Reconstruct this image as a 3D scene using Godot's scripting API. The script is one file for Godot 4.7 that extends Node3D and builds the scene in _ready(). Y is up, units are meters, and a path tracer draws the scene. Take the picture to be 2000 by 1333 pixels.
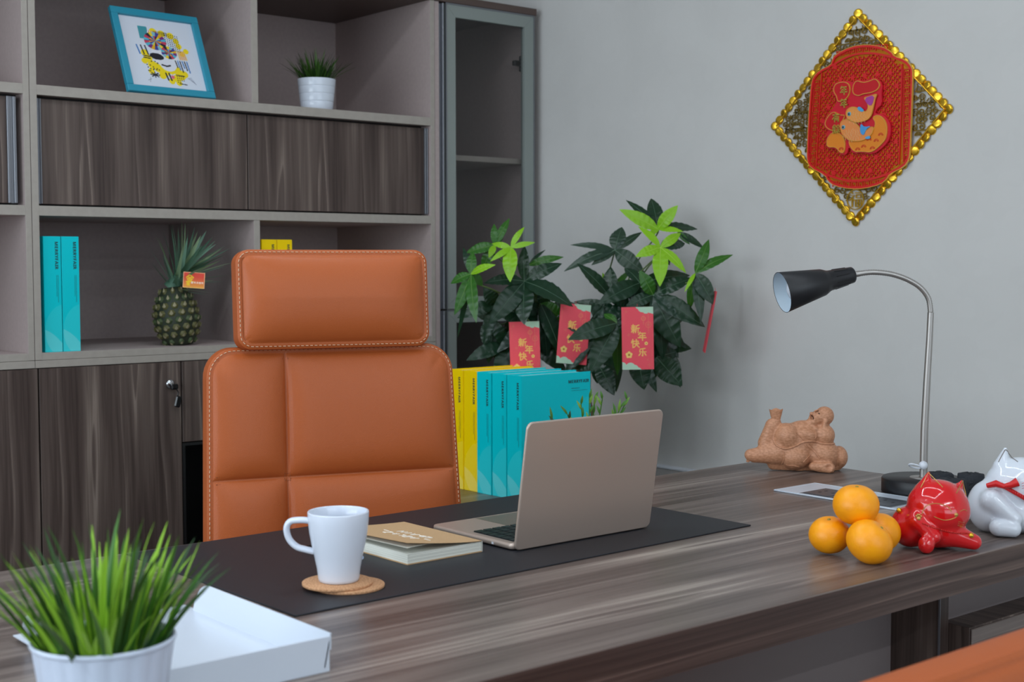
extends Node3D
# An office desk dressed for the lunar new year: wall of cabinets, tan leather chair, laptop, gifts and ornaments.
# World: x runs along the cabinets (to the right), y up, z towards the visitor's side of the desk. Metres.

var used := {}
var sg := 0
var T := {}
var rng := RandomNumberGenerator.new()

# ------------------------------------------------------------------ naming and adding
func numbered(called: String) -> String:
	if not used.has(called):
		used[called] = 0
		return called
	used[called] += 1
	return "%s_%03d" % [called, used[called]]

func tag(o: Node3D, label: String, category: String, group := "", kind := "") -> Node3D:
	o.set_meta("label", label)
	o.set_meta("category", category)
	if group != "":
		o.set_meta("group", group)
	if kind != "":
		o.set_meta("kind", kind)
	return o

func thing(called: String, label: String, category: String, at := Vector3.ZERO, turn := 0.0, group := "") -> Node3D:
	var o := Node3D.new()
	o.name = numbered(called)
	add_child(o)
	o.position = at
	o.rotation.y = turn
	tag(o, label, category, group)
	return o

func mesh_of(shape) -> Mesh:
	if shape is SurfaceTool:
		shape.generate_normals()
		return shape.commit()
	return shape

func part(called: String, shape, m: Material, parent: Node3D, at := Vector3.ZERO) -> MeshInstance3D:
	var o := MeshInstance3D.new()
	o.name = called
	o.mesh = mesh_of(shape)
	o.material_override = m
	parent.add_child(o, true)
	o.position = at
	return o

func single(called: String, shape, m: Material, label: String, category: String, at := Vector3.ZERO, turn := 0.0, group := "") -> MeshInstance3D:
	var o := MeshInstance3D.new()
	o.name = numbered(called)
	o.mesh = mesh_of(shape)
	o.material_override = m
	add_child(o)
	o.position = at
	o.rotation.y = turn
	tag(o, label, category, group)
	return o

func struct(called: String, shape, m: Material, label: String, category: String) -> MeshInstance3D:
	var o := single(called, shape, m, label, category)
	o.set_meta("kind", "structure")
	return o

# ------------------------------------------------------------------ shapes
func stool() -> SurfaceTool:
	var st := SurfaceTool.new()
	st.begin(Mesh.PRIMITIVE_TRIANGLES)
	return st

func soft(st: SurfaceTool) -> void:
	sg += 1
	st.set_smooth_group(sg)

func hard(st: SurfaceTool) -> void:
	st.set_smooth_group(-1)

func tri(st: SurfaceTool, a: Vector3, b: Vector3, c: Vector3) -> void:
	st.add_vertex(a)
	st.add_vertex(b)
	st.add_vertex(c)

func quad(st: SurfaceTool, a: Vector3, b: Vector3, c: Vector3, d: Vector3) -> void:
	tri(st, a, b, c)
	tri(st, a, c, d)

func out_quad(st: SurfaceTool, a: Vector3, b: Vector3, c: Vector3, d: Vector3, o: Vector3) -> void:
	if (b - a).cross(c - a).dot((a + b + c + d) * 0.25 - o) > 0.0:
		quad(st, a, d, c, b)
	else:
		quad(st, a, b, c, d)

func out_tri(st: SurfaceTool, a: Vector3, b: Vector3, c: Vector3, o: Vector3) -> void:
	if (b - a).cross(c - a).dot((a + b + c) / 3.0 - o) > 0.0:
		tri(st, a, c, b)
	else:
		tri(st, a, b, c)

func box(st: SurfaceTool, c: Vector3, s: Vector3, b := 0.0, x := Transform3D.IDENTITY) -> void:
	hard(st)
	var h := s * 0.5
	b = minf(b, minf(h.x, minf(h.y, h.z)) * 0.98)
	var o := x * c
	var px := {}
	for i in 8:
		var g := Vector3(1 if i & 1 else -1, 1 if i & 2 else -1, 1 if i & 4 else -1)
		px[i] = [x * (c + g * Vector3(h.x, h.y - b, h.z - b)), x * (c + g * Vector3(h.x - b, h.y, h.z - b)), x * (c + g * Vector3(h.x - b, h.y - b, h.z))]
	for f in [[0, [0, 2, 6, 4]], [0, [1, 3, 7, 5]], [1, [0, 1, 5, 4]], [1, [2, 3, 7, 6]], [2, [0, 1, 3, 2]], [2, [4, 5, 7, 6]]]:
		var k: int = f[0]
		var q: Array = f[1]
		out_quad(st, px[q[0]][k], px[q[1]][k], px[q[2]][k], px[q[3]][k], o)
	if b <= 0.0:
		return
	for i in 8:
		out_tri(st, px[i][0], px[i][1], px[i][2], o)
		for ax in 3:
			var j := i ^ (1 << ax)
			if j > i:
				var k1 := (ax + 1) % 3
				var k2 := (ax + 2) % 3
				out_quad(st, px[i][k1], px[j][k1], px[j][k2], px[i][k2], o)

func bx(x0: float, x1: float, y0: float, y1: float, z0: float, z1: float, b := 0.0) -> SurfaceTool:
	var st := stool()
	span(st, x0, x1, y0, y1, z0, z1, b)
	return st

func span(st: SurfaceTool, x0: float, x1: float, y0: float, y1: float, z0: float, z1: float, b := 0.0) -> void:
	box(st, Vector3(x0 + x1, y0 + y1, z0 + z1) * 0.5, Vector3(absf(x1 - x0), absf(y1 - y0), absf(z1 - z0)), b)

func lathe(st: SurfaceTool, prof: Array, n := 32, x := Transform3D.IDENTITY) -> void:
	soft(st)
	for i in prof.size() - 1:
		var p: Vector2 = prof[i]
		var q: Vector2 = prof[i + 1]
		if p.is_equal_approx(q):
			soft(st)
			continue
		for j in n:
			var a0 := TAU * j / n
			var a1 := TAU * (j + 1) / n
			var u0 := Vector3(cos(a0), 0, sin(a0))
			var u1 := Vector3(cos(a1), 0, sin(a1))
			var a := x * (u0 * p.x + Vector3(0, p.y, 0))
			var b := x * (u1 * p.x + Vector3(0, p.y, 0))
			var c := x * (u1 * q.x + Vector3(0, q.y, 0))
			var d := x * (u0 * q.x + Vector3(0, q.y, 0))
			if p.x > 1e-6:
				tri(st, a, b, c)
			if q.x > 1e-6:
				tri(st, a, c, d)

func tube(st: SurfaceTool, pts: Array, rad, n := 10, cap := true, closed := false) -> void:
	soft(st)
	var m := pts.size()
	var t0: Vector3 = (pts[1] - pts[0]).normalized()
	var u := t0.cross(Vector3.UP if absf(t0.y) < 0.9 else Vector3.RIGHT).normalized()
	var rings := []
	for i in m:
		var a: Vector3 = pts[i - 1] if i > 0 else (pts[m - 2] if closed else pts[0])
		var b: Vector3 = pts[i + 1] if i < m - 1 else (pts[1] if closed else pts[m - 1])
		var t := (b - a).normalized()
		u = (u - t * u.dot(t)).normalized()
		var v := t.cross(u)
		var r: float = rad[i] if rad is Array else rad
		var ring := []
		for j in n:
			var w := TAU * j / n
			ring.append(pts[i] + (u * cos(w) + v * sin(w)) * r)
		rings.append(ring)
	for i in m - 1:
		for j in n:
			var k := (j + 1) % n
			quad(st, rings[i][j], rings[i + 1][j], rings[i + 1][k], rings[i][k])
	if cap and not closed:
		hard(st)
		for j in n:
			var k := (j + 1) % n
			tri(st, pts[0], rings[0][j], rings[0][k])
			tri(st, pts[m - 1], rings[m - 1][k], rings[m - 1][j])

func patch(st: SurfaceTool, nu: int, nv: int, f: Callable, flip := false) -> void:
	soft(st)
	var g := []
	for i in nu + 1:
		var row := []
		for j in nv + 1:
			row.append(f.call(float(i) / nu, float(j) / nv))
		g.append(row)
	for i in nu:
		for j in nv:
			if flip:
				quad(st, g[i][j], g[i + 1][j], g[i + 1][j + 1], g[i][j + 1])
			else:
				quad(st, g[i][j], g[i][j + 1], g[i + 1][j + 1], g[i + 1][j])

func extrude(st: SurfaceTool, poly: Array, z0: float, z1: float, x := Transform3D.IDENTITY) -> void:
	hard(st)
	var p := PackedVector2Array(poly)
	if Geometry2D.is_polygon_clockwise(p):
		p.reverse()
	var t := Geometry2D.triangulate_polygon(p)
	for i in range(0, t.size(), 3):
		var a := p[t[i]]
		var b := p[t[i + 1]]
		var c := p[t[i + 2]]
		if (b - a).cross(c - a) < 0:
			var s := b
			b = c
			c = s
		tri(st, x * Vector3(a.x, a.y, z1), x * Vector3(c.x, c.y, z1), x * Vector3(b.x, b.y, z1))
		tri(st, x * Vector3(a.x, a.y, z0), x * Vector3(b.x, b.y, z0), x * Vector3(c.x, c.y, z0))
	for i in p.size():
		var a := p[i]
		var b := p[(i + 1) % p.size()]
		quad(st, x * Vector3(a.x, a.y, z0), x * Vector3(a.x, a.y, z1), x * Vector3(b.x, b.y, z1), x * Vector3(b.x, b.y, z0))

func rounded(poly: Array, times := 2) -> Array:
	var p := poly
	for k in times:
		var q := []
		for i in p.size():
			var a: Vector2 = p[i]
			var b: Vector2 = p[(i + 1) % p.size()]
			q.append(a.lerp(b, 0.25))
			q.append(a.lerp(b, 0.75))
		p = q
	return p

func ribbon(st: SurfaceTool, pts: Array, w: float, z0: float, z1: float, closed := false) -> void:
	# a flat strip that follows 2D points, w wide, from z0 to z1
	var n := pts.size()
	var l := []
	var r := []
	for i in n:
		var a: Vector2 = pts[i - 1] if i > 0 else (pts[n - 1] if closed else pts[0])
		var b: Vector2 = pts[(i + 1) % n] if i < n - 1 or closed else pts[i]
		var t := (b - a).normalized()
		var o := Vector2(-t.y, t.x) * w * 0.5
		l.append(pts[i] + o)
		r.append(pts[i] - o)
	hard(st)
	for i in (n if closed else n - 1):
		var j := (i + 1) % n
		var a: Vector2 = l[i]
		var b: Vector2 = l[j]
		var c: Vector2 = r[j]
		var d: Vector2 = r[i]
		quad(st, Vector3(a.x, a.y, z1), Vector3(b.x, b.y, z1), Vector3(c.x, c.y, z1), Vector3(d.x, d.y, z1))
		quad(st, Vector3(b.x, b.y, z1), Vector3(a.x, a.y, z1), Vector3(a.x, a.y, z0), Vector3(b.x, b.y, z0))
		quad(st, Vector3(d.x, d.y, z1), Vector3(c.x, c.y, z1), Vector3(c.x, c.y, z0), Vector3(d.x, d.y, z0))

func arc(c: Vector2, r: float, a0: float, a1: float, n := 12) -> Array:
	var o := []
	for i in n + 1:
		var a := lerpf(a0, a1, float(i) / n)
		o.append(c + Vector2(cos(a), sin(a)) * r)
	return o

func curve(pts: Array, n := 8) -> Array:
	# Catmull-Rom through points
	var o := []
	for i in pts.size() - 1:
		var p0 = pts[maxi(i - 1, 0)]
		var p1 = pts[i]
		var p2 = pts[i + 1]
		var p3 = pts[mini(i + 2, pts.size() - 1)]
		for k in n:
			var t := float(k) / n
			o.append(0.5 * ((2.0 * p1) + (p2 - p0) * t + (2.0 * p0 - 5.0 * p1 + 4.0 * p2 - p3) * t * t + (3.0 * p1 - p0 - 3.0 * p2 + p3) * t * t * t))
	o.append(pts[pts.size() - 1])
	return o

# ------------------------------------------------------------------ smooth solids from capsules and ellipsoids
func cap(a: Vector3, b: Vector3, ra: float, rb: float, k := 0.01) -> Array:
	return [0, a, b - a, ra, rb, k, 1.0 / maxf((b - a).length_squared(), 1e-9)]

func ell(c: Vector3, r: Vector3, k := 0.01, turn := Vector3.ZERO) -> Array:
	return [1, c, r, Basis.from_euler(turn).inverse(), 0.0, k, 0.0]

func field(p: Vector3, prims: Array) -> float:
	var d := 1e9
	for q in prims:
		var e: float
		if q[0] == 0:
			var w: Vector3 = p - q[1]
			var ab: Vector3 = q[2]
			var t := clampf(w.dot(ab) * q[6], 0.0, 1.0)
			e = (w - ab * t).length() - lerpf(q[3], q[4], t)
		else:
			var l: Vector3 = (q[3] * (p - q[1])) / q[2]
			var k0 := l.length()
			var k1: float = (l / q[2]).length()
			e = k0 * (k0 - 1.0) / maxf(k1, 1e-6)
		var k: float = q[5]
		if k < 0.0:
			var hs := clampf(0.5 - 0.5 * (d + e) / -k, 0.0, 1.0)
			d = lerpf(d, -e, hs) - k * hs * (1.0 - hs)
		else:
			var h := clampf(0.5 + 0.5 * (e - d) / k, 0.0, 1.0)
			d = lerpf(e, d, h) - k * h * (1.0 - h)
	return d

func nets(prims: Array, lo: Vector3, hi: Vector3, cell: float, floor_y := -1e9) -> SurfaceTool:
	var nx := int(ceil((hi.x - lo.x) / cell)) + 1
	var ny := int(ceil((hi.y - lo.y) / cell)) + 1
	var nz := int(ceil((hi.z - lo.z) / cell)) + 1
	var v := PackedFloat32Array()
	v.resize(nx * ny * nz)
	v.fill(9.0)
	var bs := 6
	for bz in range(0, nz, bs):
		for by in range(0, ny, bs):
			for bxx in range(0, nx, bs):
				var mid := lo + Vector3(bxx + bs * 0.5, by + bs * 0.5, bz + bs * 0.5) * cell
				var dm := field(mid, prims)
				if floor_y > -1e8:
					dm = maxf(dm, floor_y - mid.y)
				var skip := absf(dm) > bs * cell * 1.15
				for k in range(bz, mini(bz + bs, nz)):
					for j in range(by, mini(by + bs, ny)):
						for i in range(bxx, mini(bxx + bs, nx)):
							var p := lo + Vector3(i, j, k) * cell
							v[(k * ny + j) * nx + i] = dm if skip else maxf(field(p, prims), floor_y - p.y)
	var id := PackedInt32Array()
	id.resize(nx * ny * nz)
	id.fill(-1)
	var pos := PackedVector3Array()
	var off := [0, 1, nx, nx + 1, nx * ny, nx * ny + 1, nx * ny + nx, nx * ny + nx + 1]
	var edges := [[0, 1], [2, 3], [4, 5], [6, 7], [0, 2], [1, 3], [4, 6], [5, 7], [0, 4], [1, 5], [2, 6], [3, 7]]
	for k in nz - 1:
		for j in ny - 1:
			for i in nx - 1:
				var b := (k * ny + j) * nx + i
				var s := 0
				for c in 8:
					if v[b + off[c]] < 0.0:
						s += 1
				if s == 0 or s == 8:
					continue
				var sum := Vector3.ZERO
				var n := 0
				for e in edges:
					var va := v[b + off[e[0]]]
					var vb := v[b + off[e[1]]]
					if (va < 0.0) != (vb < 0.0):
						var t := va / (va - vb)
						var pa := Vector3(e[0] & 1, (e[0] >> 1) & 1, (e[0] >> 2) & 1)
						var pb := Vector3(e[1] & 1, (e[1] >> 1) & 1, (e[1] >> 2) & 1)
						sum += pa.lerp(pb, t)
						n += 1
				id[b] = pos.size()
				pos.append(lo + (Vector3(i, j, k) + sum / n) * cell)
	var st := stool()
	soft(st)
	for k in range(1, nz - 1):
		for j in range(1, ny - 1):
			for i in range(1, nx - 1):
				var b := (k * ny + j) * nx + i
				var inside := v[b] < 0.0
				for ax in 3:
					var step: int = [1, nx, nx * ny][ax]
					if (v[b + step] < 0.0) == inside:
						continue
					var du: int = [nx, nx * ny, 1][ax]
					var dv: int = [nx * ny, 1, nx][ax]
					var q := [id[b], id[b - du], id[b - du - dv], id[b - dv]]
					if q.min() < 0:
						continue
					if inside:
						quad(st, pos[q[3]], pos[q[2]], pos[q[1]], pos[q[0]])
					else:
						quad(st, pos[q[0]], pos[q[1]], pos[q[2]], pos[q[3]])
	return st

# ------------------------------------------------------------------ materials
func col(r: int, g: int, b: int) -> Color:
	return Color8(r, g, b)

func mat(c: Color, rough := 0.6, metal := 0.0, spec := 0.5) -> StandardMaterial3D:
	var m := StandardMaterial3D.new()
	m.albedo_color = c
	m.roughness = rough
	m.metallic = metal
	m.metallic_specular = spec
	m.cull_mode = BaseMaterial3D.CULL_DISABLED
	return m

func glow(c: Color, e: float) -> StandardMaterial3D:
	var m := mat(c, 0.6)
	m.emission_enabled = true
	m.emission = c
	m.emission_energy_multiplier = e
	return m

func planar(m: StandardMaterial3D, scale: Vector3, offset := Vector3.ZERO, in_world := true) -> StandardMaterial3D:
	m.uv1_triplanar = true
	m.uv1_world_triplanar = in_world
	m.uv1_triplanar_sharpness = 8.0
	m.uv1_scale = scale
	m.uv1_offset = offset
	return m

func tex(im: Image) -> ImageTexture:
	return ImageTexture.create_from_image(im)

func noise(kind: int, freq: float, sd: int, oct := 3) -> FastNoiseLite:
	var n := FastNoiseLite.new()
	n.noise_type = kind
	n.frequency = freq
	n.seed = sd
	n.fractal_octaves = oct
	return n

func wood_image(w: int, h: int) -> Image:
	# grain along the picture's width: bands that start sharp and fade, fine pores, sparse pale lines
	var broad := noise(FastNoiseLite.TYPE_SIMPLEX_SMOOTH, 1.0, 7, 3)
	var fine := noise(FastNoiseLite.TYPE_SIMPLEX_SMOOTH, 1.0, 23, 2)
	var warp := noise(FastNoiseLite.TYPE_SIMPLEX_SMOOTH, 1.0, 41, 2)
	var data := PackedByteArray()
	data.resize(w * h * 3)
	var lo := Color8(74, 62, 58)
	var mid := Color8(112, 99, 93)
	var hi := Color8(164, 151, 141)
	var i := 0
	for y in h:
		var v := float(y) / h
		for x in w:
			var u := float(x) / w
			var wv := v + 0.008 * warp.get_noise_2d(u * 2.2, v * 5.0)
			var a := broad.get_noise_2d(u * 1.0, wv * 11.0)
			var b := fine.get_noise_2d(u * 4.0, wv * 90.0)
			var c := fine.get_noise_2d(u * 11.0 + 50.0, v * 300.0)
			var saw := fposmod(wv * 7.0 + a * 0.9, 1.0)
			saw = saw / 0.93 if saw < 0.93 else (1.0 - saw) / 0.07
			var s := clampf(0.12 + a * 0.38 + pow(saw, 2.2) * 0.52 + b * 0.20 + c * 0.13 + 0.16, 0.0, 1.0)
			var q: Color = lo.lerp(mid, s * 2.0) if s < 0.5 else mid.lerp(hi, pow(s * 2.0 - 1.0, 1.6))
			data[i] = int(q.r * 255.0)
			data[i + 1] = int(q.g * 255.0)
			data[i + 2] = int(q.b * 255.0)
			i += 3
	return Image.create_from_data(w, h, false, Image.FORMAT_RGB8, data)

func speckle(w: int, base: Color, amount: float, freq: float, sd: int) -> ImageTexture:
	var n := noise(FastNoiseLite.TYPE_SIMPLEX_SMOOTH, freq, sd, 4)
	var im := n.get_seamless_image(w, w)
	im.convert(Image.FORMAT_RGB8)
	var d := im.get_data()
	for i in range(0, d.size(), 3):
		var s := (d[i] / 255.0 - 0.5) * amount
		d[i] = int(clampf(base.r + s, 0, 1) * 255)
		d[i + 1] = int(clampf(base.g + s, 0, 1) * 255)
		d[i + 2] = int(clampf(base.b + s, 0, 1) * 255)
	return tex(Image.create_from_data(w, w, false, Image.FORMAT_RGB8, d))

func grain(w: int, freq: float, sd: int, cellular := true) -> ImageTexture:
	var n := noise(FastNoiseLite.TYPE_CELLULAR if cellular else FastNoiseLite.TYPE_SIMPLEX_SMOOTH, freq, sd, 2)
	n.cellular_return_type = FastNoiseLite.RETURN_DISTANCE2_SUB
	return tex(n.get_seamless_image(w, w))

func rough_relief(m: StandardMaterial3D, t: Texture2D, cm: float) -> StandardMaterial3D:
	m.heightmap_enabled = true
	m.heightmap_texture = t
	m.heightmap_scale = cm
	return m

# ------------------------------------------------------------------ drawing on pictures
func stroke(im: Image, a: Vector2, b: Vector2, w: float, c: Color) -> void:
	var n := int(maxf(1.0, (b - a).length() / maxf(0.5, w * 0.35)))
	for i in n + 1:
		disc(im, a.lerp(b, float(i) / n), w * 0.5, c)

func disc(im: Image, p: Vector2, r: float, c: Color) -> void:
	for y in range(int(p.y - r), int(p.y + r) + 1):
		for x in range(int(p.x - r), int(p.x + r) + 1):
			if x >= 0 and y >= 0 and x < im.get_width() and y < im.get_height() and Vector2(x, y).distance_to(p) <= r + 0.25:
				im.set_pixel(x, y, c)

func glyph(im: Image, g: Array, at: Vector2, size: float, w: float, c: Color) -> void:
	for line in g:
		for i in line.size() - 1:
			stroke(im, at + line[i] * size * 0.1, at + line[i + 1] * size * 0.1, w, c)

func glyph_solid(st: SurfaceTool, g: Array, at: Vector2, size: float, w: float, z0: float, z1: float) -> void:
	for line in g:
		var p := []
		for q in line:
			p.append(at + Vector2(q.x, 10.0 - q.y) * size * 0.1)
		ribbon(st, p, w, z0, z1)

func lines(a: Array) -> Array:
	var o := []
	for l in a:
		var p := []
		for i in range(0, l.size(), 2):
			p.append(Vector2(l[i], l[i + 1]))
		o.append(p)
	return o

func words(called: String, text: String, high: float, m: Material, parent: Node3D, x: Transform3D, bold := true) -> MeshInstance3D:
	var f := SystemFont.new()
	f.font_names = PackedStringArray(["Droid Sans"])
	f.font_weight = 700 if bold else 400
	var t := TextMesh.new()
	t.text = text
	t.font = f
	t.font_size = 48
	t.pixel_size = high / 35.0
	t.depth = 0.0004
	var o := part(called, t, m, parent)
	o.transform = x
	return o

func card(w: float, h: float, both := false) -> ArrayMesh:
	# a flat sheet standing in x and y with its own picture coordinates, origin at the middle
	var st := stool()
	hard(st)
	for p in [[-1, 1, 0, 0], [1, 1, 1, 0], [1, -1, 1, 1], [-1, 1, 0, 0], [1, -1, 1, 1], [-1, -1, 0, 1]]:
		st.set_uv(Vector2(p[2], p[3]))
		st.add_vertex(Vector3(p[0] * w * 0.5, p[1] * h * 0.5, 0))
	st.generate_normals()
	return st.commit()

const GLYPH_XIN := [[2.5, 0, 2.8, 1], [0.8, 1.5, 4.8, 1.5], [1.8, 2.2, 2.1, 3.2], [3.9, 2.1, 3.3, 3.3], [0.4, 3.8, 5, 3.8], [0.7, 5.6, 4.9, 5.6], [2.8, 3.8, 2.8, 9.6], [2.3, 6, 0.6, 8.6], [3.3, 6.4, 4.8, 8], [9.2, 0.6, 6.2, 1.8, 6.2, 5, 5.3, 9.4], [6.2, 4.2, 9.8, 4.2], [8.3, 4.2, 8.3, 9.6]]
const GLYPH_NIAN := [[2.8, 0.2, 1, 3.2], [2.3, 1.7, 9, 1.7], [2.6, 4.3, 8.6, 4.3], [2.6, 4.3, 2.6, 6.7], [0.4, 6.7, 9.7, 6.7], [5.6, 1.7, 5.6, 9.8]]
const GLYPH_KUAI := [[1.2, 2.2, 0.8, 4.2], [2.3, 0.3, 2.3, 9.7], [3, 2, 3.6, 3.2], [4.4, 2.4, 8.6, 2.4, 8.6, 5.3], [3.6, 5.3, 9.8, 5.3], [6.4, 0.3, 6.4, 5.3, 5.6, 7.6, 3.4, 9.6], [6.6, 5.6, 8, 8, 9.8, 9.6]]
const GLYPH_LE := [[8.3, 0.6, 2.6, 1.4, 2, 4.6, 9.4, 4.6], [5.6, 2.3, 5.6, 9.2, 4.6, 8.8], [2.9, 6.2, 1, 8.7], [7.6, 6, 9.3, 8.5]]
const GLYPH_YOU := [[0.8, 2.2, 9.4, 2.2], [5, 0.2, 3.4, 4, 0.5, 6.8], [3.4, 4, 3.4, 9.8], [3.4, 4, 8, 4, 8, 9.6, 7, 9.2], [3.4, 5.8, 8, 5.8], [3.4, 7.4, 8, 7.4]]
const GLYPH_YU := [[2.8, 0.2, 0.4, 3], [2.8, 0.2, 4.8, 2.2], [1.6, 2.6, 3.8, 2.6], [1.2, 3.6, 4, 3.6, 4, 6, 1.2, 6], [1.2, 3.6, 1.2, 9.2, 2.8, 8.4], [1.2, 4.8, 4, 4.8], [2.8, 6.4, 4.6, 9.2], [7.2, 0.4, 4.9, 3.4], [7.2, 0.4, 9.8, 3.2], [6, 3.4, 8.6, 3.4], [5.4, 5.2, 9.4, 5.2], [7.3, 3.4, 7.3, 9.4], [6.2, 6.6, 5.2, 8.6], [8.4, 6.6, 9.6, 8.4]]
const GLYPH_JIN := [[5, 0.2, 0.6, 4], [5, 0.2, 9.6, 4], [2.8, 3.8, 7.2, 3.8], [1.6, 5.8, 8.6, 5.8], [5, 3.8, 5, 9.4], [2.6, 6.9, 3.4, 8.6], [7.4, 6.9, 6.5, 8.6], [0.6, 9.4, 9.5, 9.4]]
const GLYPH_FU := [[2.2, 0.2, 3, 1.4], [0.8, 2.2, 4, 2.2, 0.6, 5.6], [2.6, 4, 2.6, 9.8], [3.2, 4.6, 4.2, 5.8], [4.8, 0.8, 9.6, 0.8], [5.6, 2, 9, 2, 9, 4, 5.6, 4, 5.6, 2], [5.2, 5.2, 9.4, 5.2, 9.4, 9.6, 5.2, 9.6, 5.2, 5.2], [5.2, 7.4, 9.4, 7.4], [7.3, 5.2, 7.3, 9.6]]

# ------------------------------------------------------------------ the scene
func _ready() -> void:
	rng.seed = 20240210
	set_camera()
	set_light()
	make_materials()
	room()
	cabinets()
	desk()
	credenza()
	office_chair()
	visitor_chair()
	shelf_items()
	credenza_items()
	desk_items()
	figures()
	lamp()
	money_tree()
	ornament()

func set_camera() -> void:
	var yaw := deg_to_rad(39.905)
	var pitch := deg_to_rad(3.3074)
	var roll := deg_to_rad(-0.0785)
	var fwd := Vector3(sin(yaw) * cos(pitch), -sin(pitch), -cos(yaw) * cos(pitch))
	var right := Vector3(cos(yaw), 0, sin(yaw))
	var up := right.cross(fwd)
	var r := right * cos(roll) + up * sin(roll)
	var u := up * cos(roll) - right * sin(roll)
	var cam := Camera3D.new()
	cam.name = "camera"
	var lens := CameraAttributesPhysical.new()
	lens.frustum_focal_length = 47.64
	lens.frustum_focus_distance = 2.55
	lens.frustum_near = 0.05
	lens.frustum_far = 60.0
	lens.exposure_aperture = 7.0
	cam.attributes = lens
	cam.fov = 28.27
	cam.near = 0.05
	cam.far = 60.0
	add_child(cam)
	cam.global_transform = Transform3D(Basis(r, u, -fwd), Vector3(0, 1.1993, 0))
	cam.current = true

const ADDED_FILL_FRONT := 4.2  # strength of the unseen windows added for fill
const ADDED_FILL_SIDE := 7.6
const LIGHT_TINT := Color(0.93, 0.97, 1.0)

func set_light() -> void:
	var we := WorldEnvironment.new()
	we.name = "surroundings"
	var e := Environment.new()
	e.background_mode = Environment.BG_COLOR
	e.background_color = Color(0.80, 0.88, 0.98)
	e.background_energy_multiplier = 1.0
	e.tonemap_mode = Environment.TONE_MAPPER_LINEAR
	e.tonemap_exposure = 1.0
	e.sdfgi_enabled = true
	e.ssao_enabled = true
	e.ssil_enabled = true
	we.environment = e
	add_child(we)

# an LED line under the ceiling: housing, diffuser and the light it gives
func led_line(a: Vector3, b: Vector3, energy: float, label: String) -> void:
	var l := (b - a).length()
	var o := thing("led_line_light", label, "ceiling light", (a + b) * 0.5, atan2(-(b - a).z, (b - a).x), "linear lights under the ceiling")
	part("housing", bx(-l / 2, l / 2, 0.0, 0.05, -0.025, 0.025, 0.003), T.alu, o)
	part("light_diffuser", bx(-l / 2 + 0.01, l / 2 - 0.01, -0.006, 0.0, -0.02, 0.02), glow(LIGHT_TINT, 6.0), o)
	var lt := AreaLight3D.new()
	lt.name = "line_glow"
	lt.area_size = Vector2(l - 0.02, 0.04)
	lt.light_energy = energy * l
	lt.light_color = LIGHT_TINT
	lt.shadow_enabled = true
	lt.area_range = 14.0
	o.add_child(lt)
	lt.position = Vector3(0, -0.012, 0)
	lt.rotation.x = -PI / 2

func downlight(p: Vector3, energy: float, label: String) -> void:
	var o := thing("downlight", label, "ceiling light", p, 0.0, "round downlights in the ceiling")
	var st := stool()
	lathe(st, [Vector2(0.045, 0.0), Vector2(0.055, -0.006), Vector2(0.06, -0.004), Vector2(0.06, 0.0)], 24)
	part("trim_ring", st, T.white_gloss, o)
	st = stool()
	lathe(st, [Vector2(0.0, -0.002), Vector2(0.045, -0.002)], 24)
	part("light_disc", st, glow(LIGHT_TINT, 14.0), o)
	var lt := SpotLight3D.new()
	lt.name = "downlight_glow"
	lt.light_energy = energy
	lt.light_color = LIGHT_TINT
	lt.light_size = 0.045
	lt.spot_angle = 62.0
	lt.spot_angle_attenuation = 0.6
	lt.spot_range = 12.0
	lt.spot_attenuation = 2.0
	lt.shadow_enabled = true
	o.add_child(lt)
	lt.position = Vector3(0, -0.012, 0)
	lt.rotation.x = -PI / 2

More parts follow.
